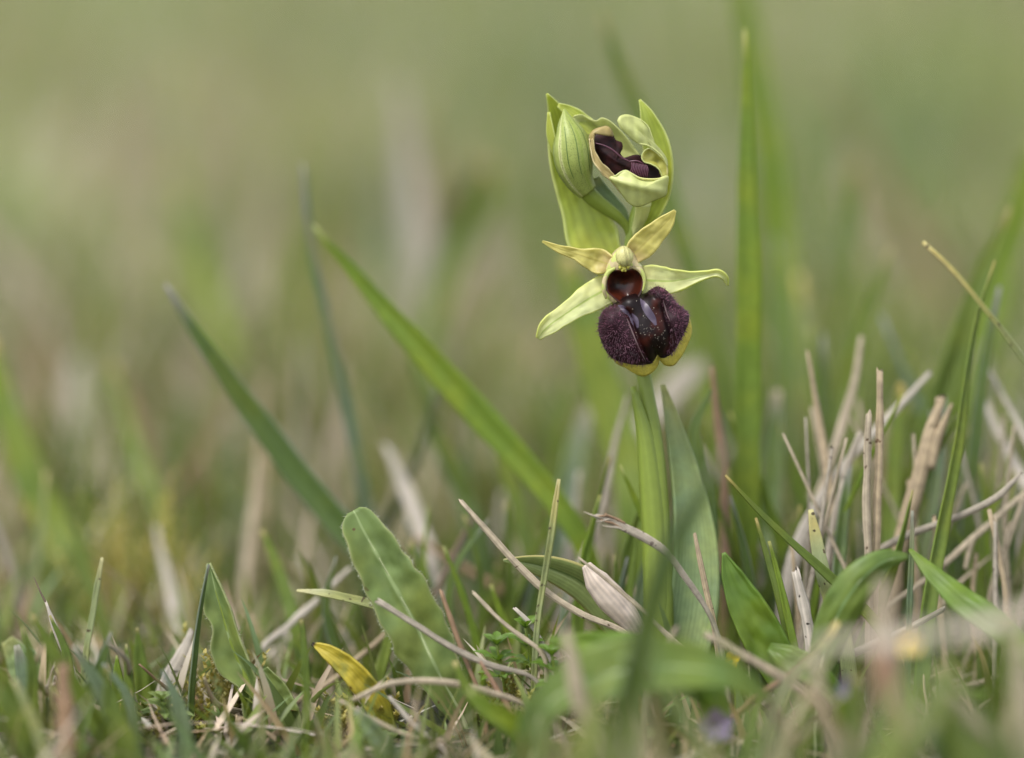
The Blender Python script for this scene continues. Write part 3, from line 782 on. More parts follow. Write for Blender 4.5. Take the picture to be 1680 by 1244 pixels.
for (x, y, r) in ((727, 365, 14), (755, 374, 18), (785, 360, 15), (742, 388, 9), (765, 390, 8)):
    opart('tooth', tube([z2(x - 2, y - r, 3.1), z2(x, y, 3.4), z2(x + 1, y + r, 3.2)], np.array([r * .35, r, r * .3]) * ZU, nv=10, ns=8), 'tooth', parent=column)

# the lip
LC = np.array([890., 830.])
LRIDGE = np.array([(700, 655), (752, 690), (780, 750), (806, 820), (838, 900), (872, 980), (925, 1075)], float)
RRIDGE = np.array([(905, 520), (1000, 560), (1058, 612), (1072, 690), (1100, 770), (1128, 850), (1122, 940), (1085, 1035)], float)


def lx(y): return np.interp(y, LRIDGE[:, 1], LRIDGE[:, 0], left=720, right=700)
def rx_(y): return np.interp(y, RRIDGE[:, 1], RRIDGE[:, 0], left=900, right=1200)


LIP = [(690, 635), (650, 660), (612, 682), (578, 735), (566, 800), (575, 880), (600, 950), (648, 1028), (705, 1068), (790, 1092), (860, 1100), (925, 1096), (968, 1085), (998, 1050), (1012, 1030),
       (1035, 1046), (1072, 1044), (1128, 1000), (1175, 925), (1215, 840), (1240, 770), (1240, 715), (1200, 675), (1150, 635), (1110, 580), (1065, 535), (1010, 512), (950, 540), (905, 568), (872, 560), (800, 575), (735, 600)]
_lo = resample(LIP, 150)


def rho_of(x, y):
    a = np.arctan2(y - LC[1], x - LC[0]); r = np.hypot(x - LC[0], y - LC[1])
    oa = np.arctan2(_lo[:, 1] - LC[1], _lo[:, 0] - LC[0]); orr = np.hypot(_lo[:, 0] - LC[0], _lo[:, 1] - LC[1])
    i = np.argsort(oa)
    return np.clip(r / np.interp(a, oa[i], orr[i], period=2 * np.pi), 0, 1)


def lip_h(x, y, r=None):
    r = rho_of(x, y) if r is None else r
    h = 0.7 + 2.7 * np.sqrt(np.clip(1 - r**2.4, 0, 1))
    h = h + 1.5 * np.exp(-((x - 640)**2 / 75**2 + (y - 770)**2 / 120**2)) * np.clip(1.3 - r, 0, 1) ** 0.5
    h = h + 1.4 * np.exp(-((x - 1030)**2 / 75**2 + (y - 590)**2 / 75**2)) * np.clip(1.3 - r, 0, 1) ** 0.5
    h = h + 0.8 * np.exp(-((x - 1180)**2 / 70**2 + (y - 760)**2 / 100**2))
    dl = x - lx(y); dr = x - rx_(y)
    yy = np.clip((y - 640) / 80, 0, 1)
    h = h - 0.55 * np.exp(-((dl - 26) / 22)**2) * yy - 0.5 * np.exp(-((dr + 24) / 22)**2)
    h = h + 0.6 * np.exp(-((x - 930)**2 / 120**2 + (y - 860)**2 / 160**2))
    h = h + 1.2 * np.exp(-((x - 790)**2 + (y - 610)**2) / 90**2)
    h = h - 0.7 * np.exp(-((x - 1005)**2 / 30**2 + (y - 1040)**2 / 90**2))
    return h


def hairy(x, y):
    l = np.clip((lx(y) - x) / 90 + 0.55, 0, 1) * np.clip((y - 640) / 30, 0, 1)
    r = np.clip((x - rx_(y)) / 90 + 0.6, 0, 1)
    b = np.clip((y - 1065) / 30, 0, 1)
    t = np.clip((580 - y) / 30, 0, 1) * (x > 925)
    return np.maximum.reduce([l, r, b * 0.8, t])


rings, n = 44, 150
XY = [LC[None]]; RH = [np.zeros(1)]
for k in range(1, rings + 1):
    q = (k / rings)**0.8
    XY.append(LC + (_lo - LC) * q); RH.append(np.full(n, q))
XY = np.vstack(XY); RH = np.concatenate(RH)
hh = lip_h(XY[:, 0], XY[:, 1], RH)
Vl = np.array([z2(x, y, d) for (x, y), d in zip(XY, hh)])
Fl = [(0, 1 + j, 1 + (j + 1) % n) for j in range(n)]
for k in range(rings - 1):
    a = 1 + k * n; b = a + n
    Fl += [(a + j, b + j, b + (j + 1) % n, a + (j + 1) % n) for j in range(n)]
lip = opart('lip', (Vl, Fl, (XY - XY.min(0)) / (XY.max(0) - XY.min(0))), 'lip', th=0.0002, extra={'hairy': hairy(XY[:, 0], XY[:, 1])},
            label='dark maroon velvety lip with furry shoulders')
# yellow margin frilling out below the dark field
inner = np.array([(640, 1010), (705, 1050), (790, 1075), (860, 1085), (925, 1080), (968, 1068), (998, 1035), (1012, 1012), (1035, 1030), (1072, 1028), (1128, 985), (1170, 915), (1212, 835), (1236, 775), (1232, 720)], float)
outer = np.array([(672, 1048), (708, 1088), (765, 1115), (830, 1156), (905, 1182), (968, 1150), (1010, 1092), (1016, 1052), (1068, 1098), (1120, 1104), (1172, 1052), (1222, 962), (1262, 832), (1250, 768), (1234, 716)], float)
Vm, Um = [], []
nvm, num = 90, 7
i3 = np.c_[inner, np.zeros(len(inner))]; o3 = np.c_[outer, np.zeros(len(outer))]
ip, _ = spline(i3, nvm); op, _ = spline(o3, nvm)
for i in range(nvm):
    for j in range(num):
        s = j / (num - 1)
        x, y = (ip[i] * (1 - s) + op[i] * s)[:2]
        Vm.append(z2(x, y, 1.15 - 0.5 * s + 0.12 * math.sin(i * 0.55) * s - 0.9 * s * s)); Um.append((s, i / nvm))
idm = np.arange(nvm * num).reshape(nvm, num)
Fm = np.stack([idm[:-1, :-1], idm[1:, :-1], idm[1:, 1:], idm[:-1, 1:]], -1).reshape(-1, 4)
opart('margin', (Vm, Fm, np.array(Um)), 'margin', parent=lip, th=0.0003, label='frilled yellow rim of the lip')


def on_lip(name, pts, w, mat, lift=0.07, nv=26, nu=7):
    Q, t = spline(np.c_[np.array(pts, float), np.zeros(len(pts))], nv)
    T = np.gradient(Q, axis=0); T /= np.linalg.norm(T, axis=1)[:, None]
    S = np.stack([-T[:, 1], T[:, 0]], -1); W = prof(w, t) / 2
    V = []; U = []
    for i in range(nv):
        for a in np.linspace(-1, 1, nu):
            x, y = Q[i, :2] + S[i] * W[i] * a
            V.append(z2(x, y, float(lip_h(np.array(x), np.array(y))) + lift * (1 - 0.9 * a * a) + 0.105)); U.append(((a + 1) / 2, 1 - t[i]))
    ix = np.arange(nv * nu).reshape(nv, nu)
    F = np.stack([ix[:-1, :-1], ix[1:, :-1], ix[1:, 1:], ix[:-1, 1:]], -1).reshape(-1, 4)
    return opart(name, (V, F, np.array(U)), mat, parent=lip)


on_lip('speculum', [(700, 640), (742, 668), (790, 712), (832, 765), (856, 822)], [14, 44, 40, 64, 20], 'speculum')
on_lip('speculum', [(872, 585), (902, 640), (938, 700), (975, 755), (996, 800)], [14, 46, 56, 50, 16], 'speculum')
on_lip('ridge_glint', [(776, 748), (800, 806), (826, 872), (856, 944), (890, 1020), (918, 1070)], [4, 9, 9, 10, 8, 4], 'ridge_glint', lift=0.16, nu=5)  # raised pale strips: the highlight on each lip ridge, painted as colour
on_lip('ridge_glint', [(1052, 620), (1066, 670), (1080, 720), (1104, 772)], [4, 10, 9, 3], 'ridge_glint', lift=0.16, nu=5)

# the fur: thousands of fine hairs
def lip_hairs(N):
    x = 550 + 720 * rng.random(N * 6); y = 500 + 610 * rng.random(N * 6)
    a = np.arctan2(y - LC[1], x - LC[0]); r = np.hypot(x - LC[0], y - LC[1])
    oa = np.arctan2(_lo[:, 1] - LC[1], _lo[:, 0] - LC[0]); orr = np.hypot(_lo[:, 0] - LC[0], _lo[:, 1] - LC[1])
    i = np.argsort(oa); lim = np.interp(a, oa[i], orr[i], period=2 * np.pi)
    ok = (r < lim * 0.995) & (rng.random(N * 6) < hairy(x, y) ** 1.5 * (0.35 + 0.65 * (r / lim)**1.5))
    x, y = x[ok][:N], y[ok][:N]
    e = 4.0
    h0 = lip_h(x, y); gx = (lip_h(x + e, y) - lip_h(x - e, y)) / (2 * e); gy = (lip_h(x, y + e) - lip_h(x, y - e)) / (2 * e)
    k = 57.6        # lip units per mm
    nx, ny, nz = -gx * k, -gy * k, np.ones(len(x))
    cl = np.minimum(1, 2.2 / np.maximum(np.hypot(nx, ny), 1e-6)); nx *= cl; ny *= cl
    # brush outwards from the lobe centres
    cxl = np.where(x < lx(y), 690, np.where(y < 640, 1010, 1120)); cyl = np.where(x < lx(y), 820, np.where(y < 640, 610, 790))
    bx, by = x - cxl, y - cyl; bl = np.maximum(np.hypot(bx, by), 1)
    nx += 0.9 * bx / bl + rng.normal(0, .28, len(x)); ny += 0.9 * by / bl + rng.normal(0, .28, len(x))
    ln = np.sqrt(nx**2 + ny**2 + nz**2); nx, ny, nz = nx / ln, ny / ln, nz / ln
    L = (0.28 + 0.38 * rng.random(len(x))**1.5) * k * (0.75 + 0.5 * rho_of(x, y)**2)
    V, F, U = [], [], []
    for i in range(len(x)):
        d = np.array([nx[i], ny[i], nz[i]])
        s = np.cross(d, [0, 0, 1.0]); s /= max(np.linalg.norm(s), 1e-6); q = np.cross(d, s)
        b0 = len(V)
        for fr, rad in ((-0.1, 2.2), (0.55, 1.6)):
            for aa in (0, 2.09, 4.19):
                o = s * math.cos(aa) * rad + q * math.sin(aa) * rad
                V.append((x[i] + d[0] * L[i] * fr + o[0], y[i] + d[1] * L[i] * fr + o[1], h0[i] + (d[2] * L[i] * fr + o[2]) / k))
        tip = d * L[i]
        V.append((x[i] + tip[0], y[i] + tip[1] + 4, h0[i] + tip[2] / k))
        for j in range(3):
            m = (j + 1) % 3
            F.append((b0 + j, b0 + m, b0 + 3 + m, b0 + 3 + j)); F.append((b0 + 3 + j, b0 + 3 + m, b0 + 6))
    W = np.array([z2(*v) for v in V])
    o = mesh_obj('hair', W, F, M['hair'], parent=lip, origin=ORG)
    o['kind'] = 'stuff'; o['label'] = 'purple fur on the shoulders and flanks'


lip_hairs(1700)


def pollen(N):
    V, F = [], []
    ico = np.array([(0, 0, 1), (.9, 0, .3), (.1, .9, .3), (-.9, .2, .2), (0, -.9, .2), (0, 0, -1)], float)
    fi = [(0, 1, 2), (0, 2, 3), (0, 3, 4), (0, 4, 1), (5, 2, 1), (5, 3, 2), (5, 4, 3), (5, 1, 4)]
    for i in range(N):
        if i < N * 0.7: x, y = rng.normal(1020, 75), rng.normal(850, 85)
        else: x, y = rng.normal(850, 70), rng.normal(860, 110)
        if x < lx(y) + 20 or x > 1180: continue
        d = float(lip_h(np.array(x), np.array(y))) + 0.12
        c = z2(x, y, d); b = len(V); s = (1.3 + 2.4 * rng.random()**2) * ZU
        V += [c + s * q for q in ico]; F += [tuple(b + j for j in f) for f in fi]
    o = mesh_obj('pollen_dust', V, F, M['pollen'], parent=lip, origin=ORG); o['kind'] = 'stuff'; o['label'] = 'white pollen specks sprinkled over the lip'


pollen(95)

# ------------------------------------------------------------------ grass blades, stalks and leaves one can pick out
def plant_strip(name, label, cat, mat, ctrl, widths, th=0.00022, nv=36, nu=7, ext=True, group=None, kind='ribbon', spread=0.35, **kw):
    C = [P(*c) for c in ctrl]
    g0 = C[-1]
    W = prof(np.array(widths, float), np.linspace(0, 1, len(C))) * K
    if ext:
        h = C[-1][2] - float(gz(C[-1][0], C[-1][1]))
        if h > 0.0008:
            t = C[-1] - C[-2]; th_ = np.array([t[0], t[1], 0]); ln = np.linalg.norm(t)
            drift = th_ / max(ln, 1e-9) * h * spread
            b = C[-1] + drift * 0.7; b = np.array([b[0], b[1], 0]); b[2] = C[-1][2] - h * 0.5
            e = C[-1] + drift; e = np.array([e[0], e[1], float(gz(e[0], e[1])) - 0.0015])
            C += [b, e]; W = np.r_[W, W[-1], W[-1] * 0.8]
    # resample widths against arc length
    s = np.r_[0, np.cumsum(np.linalg.norm(np.diff(np.array(C), axis=0), axis=1))]; s /= s[-1]
    Wl = np.interp(np.linspace(0, 1, 40), s, W)
    base = C[-1]
    if kind == 'ribbon':
        v, f, uv = ribbon(C, Wl, nv=nv, nu=nu, **kw)
    else:
        v, f, uv = tube(C, Wl / 2, nv=nv, ns=12, **kw)
    o = mesh_obj(name, v, f, M[mat], uv, origin=base)
    if kind == 'ribbon' and th: solid(o, th)
    if label: tag(o, label, cat, group)
    o['_w'] = 0
    del o['_w']
    return o, C


def blade(label, mat, ctrl, widths, **kw):
    kw.setdefault('fold', 0.32); kw.setdefault('crumple', 0.22); kw.setdefault('cf', 5.0); kw.setdefault('seed', len(label) % 17)
    kw.setdefault('twist', [((len(label) * 7) % 40) - 20, ((len(label) * 13) % 36) - 18, ((len(label) * 5) % 30) - 15])
    return plant_strip('grass_blade', label, 'grass blade', mat, ctrl, widths, **kw)


def stalk(label, mat, ctrl, widths, **kw):
    kw.setdefault('rib', 0.13); kw.setdefault('nrib', 5); kw.setdefault('flat', 0.36); kw.setdefault('jit', 0.18); kw.setdefault('ragged', 0.8); kw.setdefault('nv', 44)
    widths = np.array(widths, float) * 0.76
    return plant_strip('dead_grass_stalk', label, 'straw', mat, ctrl, widths, kind='tube', **kw)


# tall blades behind
blade('broad dark green blade with withered grey tip, leaning away from the orchid', 'grass_deep', [(272, 466, -30), (330, 556, -30), (420, 682, -30), (498, 788, -29), (560, 862, -28), (640, 960, -27)], [6, 26, 44, 50, 50, 46])
blade('slender blue green blade crossing the tip of the lime blade', 'grass_blue', [(497, 268, -44), (508, 395, -44), (540, 540, -44), (566, 660, -44), (590, 780, -44), (606, 900, -44)], [6, 15, 18, 24, 28, 28], twist=30)
blade('long lime green blade slanting down towards the orchid stem', 'grass_lime', [(514, 370, -30), (600, 470, -30), (700, 584, -29), (800, 694, -28), (880, 784, -27), (950, 880, -26)], [5, 26, 46, 50, 42, 34])
blade('tallest upright grass blade with a pale tip', 'grass_lime', [(1222, 48, -26), (1224, 150, -26), (1225, 300, -26), (1228, 480, -26), (1228, 640, -26), (1226, 900, -26)], [5, 16, 32, 42, 44, 40])
blade('wide hazy olive blade just behind the tallest blade', 'grass_lime', [(1205, -60, -110), (1235, 80, -110), (1262, 260, -110), (1282, 480, -110), (1290, 700, -110)], [30, 46, 60, 64, 60])
blade('hazy curved blade rising behind the half open flower', 'grass', [(985, 20, -75), (1012, 100, -75), (1050, 190, -75), (1105, 350, -72), (1150, 500, -70), (1190, 640, -68)], [6, 24, 32, 40, 46, 46])
blade('broad green blade with white tip sloping behind the forked broken straw', 'grass', [(1658, 338, -40), (1612, 450, -40), (1566, 590, -40), (1524, 720, -40), (1480, 860, -40)], [5, 34, 50, 56, 54])
blade('hazy lime blade rising beyond the white tipped sloping blade', 'grass_lime', [(1700, 230, -90), (1672, 340, -90), (1630, 480, -90), (1590, 640, -88)], [30, 52, 60, 60])
blade('upright folded blade standing beside the forked broken straw', 'grass', [(1632, 428, -14), (1604, 512, -11), (1584, 620, -9), (1568, 740, -7), (1545, 860, -5), (1520, 1010, -2)], [3, 12, 18, 22, 26, 28], twist=[60, 45, 20, 10], fold=0.5)
blade('straight slim blade rising behind the folded upright blade', 'grass_deep', [(1640, 470, -28), (1618, 580, -27), (1600, 720, -26), (1586, 860, -25)], [6, 18, 24, 24])
blade('thin wiry blade with a blunt brown tip crossing the sloping broad blades', 'grass_pale', [(1514, 397, -9), (1560, 440, -9), (1612, 502, -9), (1655, 556, -9), (1720, 650, -9)], [5, 6.5, 7.5, 8, 8], fold=0.5)
blade('thin dark tipped blade bowing over the pointed plantain leaf', 'grass', [(1190, 780, 3), (1240, 834, 3), (1300, 892, 3), (1350, 938, 3), (1400, 985, 3), (1450, 1045, 3)], [4, 9, 12, 16, 20, 22], fold=0.5, twist=30)
blade('blurred dark blade crossing in front of the orchid leaves', 'grass_deep', [(1198, 728, 60), (1150, 810, 60), (1100, 900, 59), (1070, 990, 58), (1048, 1090, 57), (1020, 1260, 56)], [6, 20, 29, 36, 42, 50])
blade('pale thin needle blade standing upright over the long grey straw', 'grass_pale', [(917, 786, 6), (911, 830, 6), (903, 890, 6), (893, 950, 5), (884, 1010, 5)], [5, 9, 10, 10, 9], fold=0.5)
blade('flat green blade tip poking out sideways behind the hairy leaf', 'grass_pale', [(487, 969, -2), (530, 974, -1), (580, 986, -1), (630, 1000, -1), (690, 1040, -1)], [5, 15, 18, 18, 16], facing=(0, -0.7, 0.7))
blade('thin dark upright blade leaning on the jagged leaf', 'grass_deep', [(342, 926, 5), (330, 990, 5), (320, 1060, 5), (313, 1130, 5), (311, 1235, 5)], [3, 8, 11, 13, 14], twist=50)
blade('narrow blade with yellow dead tip in front of the yellow mossy hump', 'grass_pale', [(168, 915, -4), (160, 960, -4), (152, 1010, -4), (142, 1070, -4)], [4, 9, 10, 11])
blade('upright bright blade behind the pale mossy soil', 'grass', [(225, 1030, -8), (230, 1090, -8), (237, 1160, -8), (243, 1240, -8)], [5, 22, 28, 30])
blade('slim upright blade in front of the spotted yellow leaf', 'grass', [(494, 1016, 14), (500, 1080, 14), (503, 1150, 14), (500, 1250, 14)], [5, 11, 12, 12])
blade('fine upright blade beside the broken straw bundle', 'grass_blue', [(1497, 838, 6), (1496, 900, 6), (1493, 960, 6), (1491, 1030, 6)], [4, 8, 9, 9])
blade('shiny short blade sprouting behind the pointed plantain leaf', 'grass', [(1240, 850, -2), (1255, 900, -1), (1272, 960, 0), (1290, 1030, 1), (1305, 1100, 1)], [4, 9, 11, 14, 15])
blade('second short blade bundled with the shiny one', 'grass_lime', [(1262, 888, -1), (1278, 950, 0), (1292, 1010, 1), (1308, 1090, 2)], [4, 9, 12, 14])
blade('hazy pale blade with a dry point next to the tallest blade', 'grass_pale', [(1310, 450, -95), (1318, 520, -95), (1322, 600, -95), (1318, 720, -94)], [10, 24, 30, 32])
blade('slim hazy blade with fine point between tall and sloping blades', 'grass', [(1462, 405, -60), (1440, 470, -60), (1412, 550, -60), (1385, 640, -60), (1370, 720, -58)], [4, 20, 28, 32, 32])
blade('hazy pale upright blade above the dead stalk cluster', 'grass', [(1404, 270, -120), (1398, 380, -120), (1385, 500, -118), (1374, 640, -115)], [14, 30, 36, 40])
blade('broad blurred blade behind the orchid stem', 'grass', [(930, 420, -62), (958, 520, -60), (992, 640, -58), (1030, 760, -55), (1040, 880, -52)], [20, 60, 70, 64, 50])
blade('short wide hazy blade, brightest green in the far meadow', 'grass', [(800, 265, -170), (778, 330, -170), (748, 400, -170), (716, 490, -168), (700, 600, -160)], [50, 86, 80, 56, 50])
blade('broad hazy blade slanting down towards the yellow mossy hump', 'grass', [(-20, 560, -75), (40, 760, -72), (95, 880, -70), (150, 1000, -65)], [30, 60, 70, 70])
blade('hazy bright blade beyond the dark grey tipped blade', 'grass_lime', [(300, 330, -200), (330, 440, -200), (366, 560, -195), (380, 680, -190)], [30, 50, 54, 50])
blade('hazy thin green streak between pale dead tufts', 'grass', [(185, 600, -95), (210, 690, -92), (240, 780, -88), (270, 860, -84)], [14, 24, 30, 28])
blade('hazy blue green blade leaning against the brown straw behind the stem', 'grass_blue', [(965, 670, -70), (945, 740, -68), (930, 830, -65), (925, 900, -62)], [20, 34, 38, 36])
blade('soft upright green blade between the hairy leaf and the jagged leaf', 'grass', [(430, 870, -26), (455, 930, -25), (475, 990, -24), (490, 1050, -23)], [8, 20, 24, 24])
blade('soft dark blade standing between lime blade and pale stick', 'grass_deep', [(690, 640, -60), (720, 720, -58), (752, 800, -55), (780, 880, -52)], [10, 30, 36, 36])
blade('hazy blade behind the thin needle blade', 'grass', [(800, 690, -48), (830, 770, -46), (855, 850, -44), (870, 920, -42)], [10, 24, 28, 26])
blade('hazy olive blade between the tall blade and the orchid leaf', 'grass_lime', [(1165, 470, -85), (1172, 580, -84), (1180, 700, -80), (1184, 820, -76)], [16, 36, 40, 38])
blade('low dark blade among the stubs', 'grass_deep', [(1395, 760, -14), (1385, 830, -12), (1378, 900, -10), (1372, 980, -8)], [6, 18, 22, 22])
blade('wide dark leaf blade in shade between tall blade and stalks', 'grass_deep', [(1275, 640, -45), (1268, 740, -43), (1262, 850, -40), (1258, 940, -36)], [16, 36, 44, 44])
blade('green blade between the twin stubs and forked straw', 'grass', [(1478, 630, -34), (1470, 730, -32), (1462, 830, -30), (1460, 910, -28)], [10, 26, 30, 30])

# lower-left and lower-right foreground blades
for lab, mat, ct, w in (
        ('blurred blade sloping down beside the white tipped dead blade', 'grass', [(52, 1008, 22), (95, 1080, 22), (140, 1150, 22), (200, 1260, 22)], [6, 20, 28, 34]),
        ('blurred blue green blade in front of the white tipped dead blade', 'grass_blue', [(120, 1060, 20), (165, 1130, 20), (190, 1180, 20), (215, 1260, 20)], [6, 24, 34, 36]),
        ('wide blurred blade leaning before the soft bluish leaf', 'grass', [(-30, 1080, 26), (10, 1130, 26), (40, 1190, 26), (70, 1270, 26)], [10, 36, 46, 50]),
        ('soft bluish blade leaning in front of the soft bluish leaf', 'grass_blue', [(28, 1058, 8), (45, 1120, 8), (70, 1180, 8), (90, 1260, 8)], [10, 34, 44, 46]),
        ('blurred pale green blade with light tip before the bluish blades', 'grass_pale', [(22, 1115, 30), (50, 1170, 30), (72, 1230, 30), (85, 1290, 30)], [6, 16, 22, 24]),
        ('blurred lime blade low in front of the green leaf', 'grass_lime', [(770, 1130, 34), (800, 1160, 34), (860, 1195, 33), (930, 1270, 32)], [10, 26, 34, 36]),
        ('blurred grass blade arching under the crossing straws', 'grass', [(745, 1085, 18), (780, 1150, 18), (850, 1205, 18), (910, 1265, 18)], [8, 20, 26, 28]),
        ('blurred blue blade under the yellow leaf', 'grass_blue', [(585, 1165, 20), (605, 1190, 20), (635, 1230, 20), (650, 1270, 20)], [10, 26, 32, 32]),
        ('blurred upright blade crossing the pale level dead blade', 'grass', [(1655, 1005, 58), (1650, 1080, 58), (1645, 1160, 57), (1650, 1270, 56)], [14, 40, 50, 50]),
        ('blurred pale slanting blade under the broad foreground leaf', 'grass_pale', [(1375, 1020, 26), (1340, 1070, 26), (1300, 1110, 26), (1265, 1180, 26)], [8, 16, 18, 18]),
        ('blurred short blade between the pink dry leaves', 'grass', [(1405, 1110, 45), (1398, 1160, 45), (1392, 1210, 45), (1390, 1280, 45)], [10, 26, 30, 30]),
        ('blurred green blade before the pale straw bar', 'grass', [(1550, 1090, 62), (1560, 1150, 62), (1580, 1210, 62), (1590, 1290, 62)], [16, 44, 50, 50]),
        ('blurred dark blade in the foreground thicket', 'grass_deep', [(1535, 1150, 50), (1545, 1200, 50), (1560, 1250, 50), (1570, 1290, 50)], [16, 40, 50, 50])):
    blade(lab, mat, ct, w, nv=20)

# stalks and dead stems
stalk('long grey brown straw slanting under the needle blade', 'straw', [(757, 824, 4), (800, 872, 4), (850, 928, 4), (890, 966, 4), (950, 1006, 4), (1032, 1046, 4)], [10, 13, 14, 15, 13, 14])
fr, Cf = stalk('weathered straw with frayed tip crossing the orchid stem', 'straw_grey', [(985, 848, 7), (1010, 858, 7), (1050, 878, 7), (1092, 905, 7), (1125, 948, 6), (1165, 1010, 5)], [12, 18, 17, 14, 12, 12])
for i, (a, b) in enumerate((((988, 850), (958, 840)), ((996, 846), (976, 846)), ((1000, 852), (978, 856)), ((1008, 850), (992, 842)), ((1014, 866), (988, 862)), ((1004, 858), (984, 852)))):
    v, f, uv = tube([P(*b, 7.2), P((a[0] + b[0]) / 2, (a[1] + b[1]) / 2 + 1, 7.4), P(*a, 7.2), P(a[0] + 18, a[1] + 9, 7.1)], np.array([0.6, 1.6, 2.2, 1.8]) * K, nv=10, ns=5)
    mesh_obj('fibre', v, f, M['straw_brown' if i % 2 else 'straw_grey'], uv, parent=fr, origin=np.array(fr.location))
stalk('thin pale straw lying across the hairy leaf', 'straw_grey', [(626, 991, 9), (680, 1024, 9), (740, 1062, 9), (800, 1090, 9), (880, 1118, 8)], [13, 13, 14, 13, 8])
stalk('short red brown stalk leaning by the hairy leaf foot', 'straw_brown', [(724, 972, 8), (738, 1012, 8), (752, 1050, 8), (768, 1092, 8), (790, 1150, 8)], [8, 11, 11, 10, 9])
stalk('light straw splinter pointing at the green moss', 'straw', [(778, 974, 7), (815, 1012, 7), (855, 1045, 7), (888, 1070, 7)], [7, 9, 10, 9], spread=0.1)
stalk('pale short straw beside the light splinter', 'straw_white', [(846, 1000, 3), (868, 1022, 3), (892, 1062, 3), (905, 1090, 3)], [7, 10, 10, 8], spread=0.1)
stalk('thin straw ahead of the white curled dry leaf', 'straw', [(950, 916, 6), (1000, 955, 6), (1050, 998, 6), (1095, 1042, 6), (1142, 1086, 6)], [4, 7, 9, 10, 10])
stalk('tall pale broken straw with brown flecks, longer of a pair', 'straw_tan', [(1443, 614, -4), (1443, 680, -4), (1442, 760, -4), (1439, 830, -4), (1437, 910, -4)], [16, 20, 20, 20, 18], flat=0.4)
stalk('grey broken straw, shorter of the upright pair', 'straw', [(1425, 682, -3), (1423, 740, -3), (1421, 810, -3), (1424, 910, -3)], [12, 17, 17, 16], flat=0.4)
fk, Ck = stalk('stout forked tan straw snapped off at the top', 'straw_tan', [(1543, 660, -14), (1530, 700, -14), (1512, 765, -14), (1496, 820, -14), (1480, 880, -14)], [14, 28, 34, 36, 34], flat=0.4)
for cpts, w in (([(1562, 662, -13.4), (1550, 690, -13.6), (1538, 720, -13.8), (1526, 770, -13.8)], [4, 12, 18, 16]), ([(1537, 652, -14), (1538, 668, -14), (1530, 700, -14)], [5, 12, 18])):
    v, f, uv = tube([P(*c) for c in cpts], np.array(w) / 2 * K, nv=14, ns=8, flat=0.5)
    mesh_obj('splinter', v, f, M['straw_tan'], uv, parent=fk, origin=np.array(fk.location))
stalk('slim brown stalk standing behind the shiny short blades', 'straw_tan', [(1325, 578, -18), (1335, 640, -18), (1347, 710, -18), (1360, 790, -17)], [6, 12, 15, 15])
stalk('long pale stalk with a feathered end leaning behind the slim brown stalk', 'straw', [(1413, 555, -28), (1404, 620, -27), (1384, 690, -26), (1362, 760, -24), (1335, 850, -22)], [9, 16, 20, 20, 22])
stalk('slanting white dry stalk passing behind the upright straw pair', 'straw_white', [(1524, 614, -22), (1480, 662, -21), (1430, 715, -20), (1380, 770, -19), (1330, 850, -18), (1300, 930, -17)], [10, 15, 18, 18, 24, 28])
stalk('drab stalk crossing the slanting white stalk', 'straw_grey', [(1410, 712, -14), (1395, 750, -14), (1378, 810, -13), (1365, 870, -12), (1356, 930, -10)], [10, 14, 15, 16, 16])
stalk('dark edged curved dry blade ending in a black tip', 'straw_grey', [(1672, 780, -6), (1640, 812, -6), (1590, 840, -7), (1540, 860, -8), (1490, 878, -9), (1440, 905, -10)], [8, 13, 15, 16, 16, 16])
tw, Ct = stalk('branched brown straw with a short side twig under the curved dry blade', 'straw', [(1720, 780, -14), (1660, 828, -14), (1600, 880, -13), (1550, 925, -12), (1500, 965, -11), (1440, 1010, -9)], [13, 14, 16, 16, 14, 12])
v, f, uv = tube([P(1598, 880, -13), P(1590, 905, -13), P(1584, 935, -13)], np.array([5, 5, 4]) * K, nv=10, ns=8)
mesh_obj('side_twig', v, f, M['straw'], uv, parent=tw, origin=np.array(tw.location))
stalk('white woody stub with tiny black dots, splintered on top', 'straw_white', [(1306, 942, 4), (1312, 968, 4), (1320, 1000, 4), (1328, 1040, 4)], [14, 18, 22, 24], flat=0.6, rib=0.14, nrib=4)
plant_strip('bleached_grass', 'wide tan dead blade standing among the stubs', 'straw', 'grass_pale', [(1330, 836, 0), (1338, 880, 0), (1350, 940, 1), (1366, 990, 1), (1380, 1030, 1)], [8, 20, 25, 26, 26], fold=0.2)
stalk('blurred dark twig slanting behind the long grey straw', 'stick_dark', [(776, 850, -26), (750, 900, -26), (725, 950, -25), (705, 1000, -24)], [13, 14, 14, 14])
stalk('pale blurred stick standing between the hairy leaf and the lime blade', 'straw_white', [(636, 738, -52), (658, 790, -51), (684, 850, -49), (706, 910, -46)], [16, 30, 36, 34])
stalk('drab straw rising behind the orchid stem and the basal leaf', 'straw_grey', [(1028, 655, -30), (1008, 730, -29), (995, 800, -28), (968, 890, -26), (940, 960, -24)], [8, 14, 18, 18, 18])
stalk('brown dead stalk between orchid leaf and tallest blade', 'straw_brown', [(1168, 605, -24), (1176, 680, -24), (1186, 760, -23), (1190, 850, -22), (1188, 960, -20)], [10, 18, 22, 22, 20])
stalk('small brown stalk against the grey green orchid leaf', 'straw_tan', [(1140, 880, 3), (1150, 930, 3), (1162, 985, 3), (1175, 1050, 3)], [7, 11, 12, 12])
stalk('pale drooping straw above the curved dry blade', 'straw_white', [(1612, 586, -30), (1640, 640, -29), (1672, 700, -28), (1705, 770, -26)], [7, 10, 12, 12])
stalk('wide pale straw slanting beside the curved dry blade', 'straw_white', [(1606, 634, -36), (1630, 690, -35), (1660, 750, -33), (1690, 810, -30)], [10, 18, 22, 22])
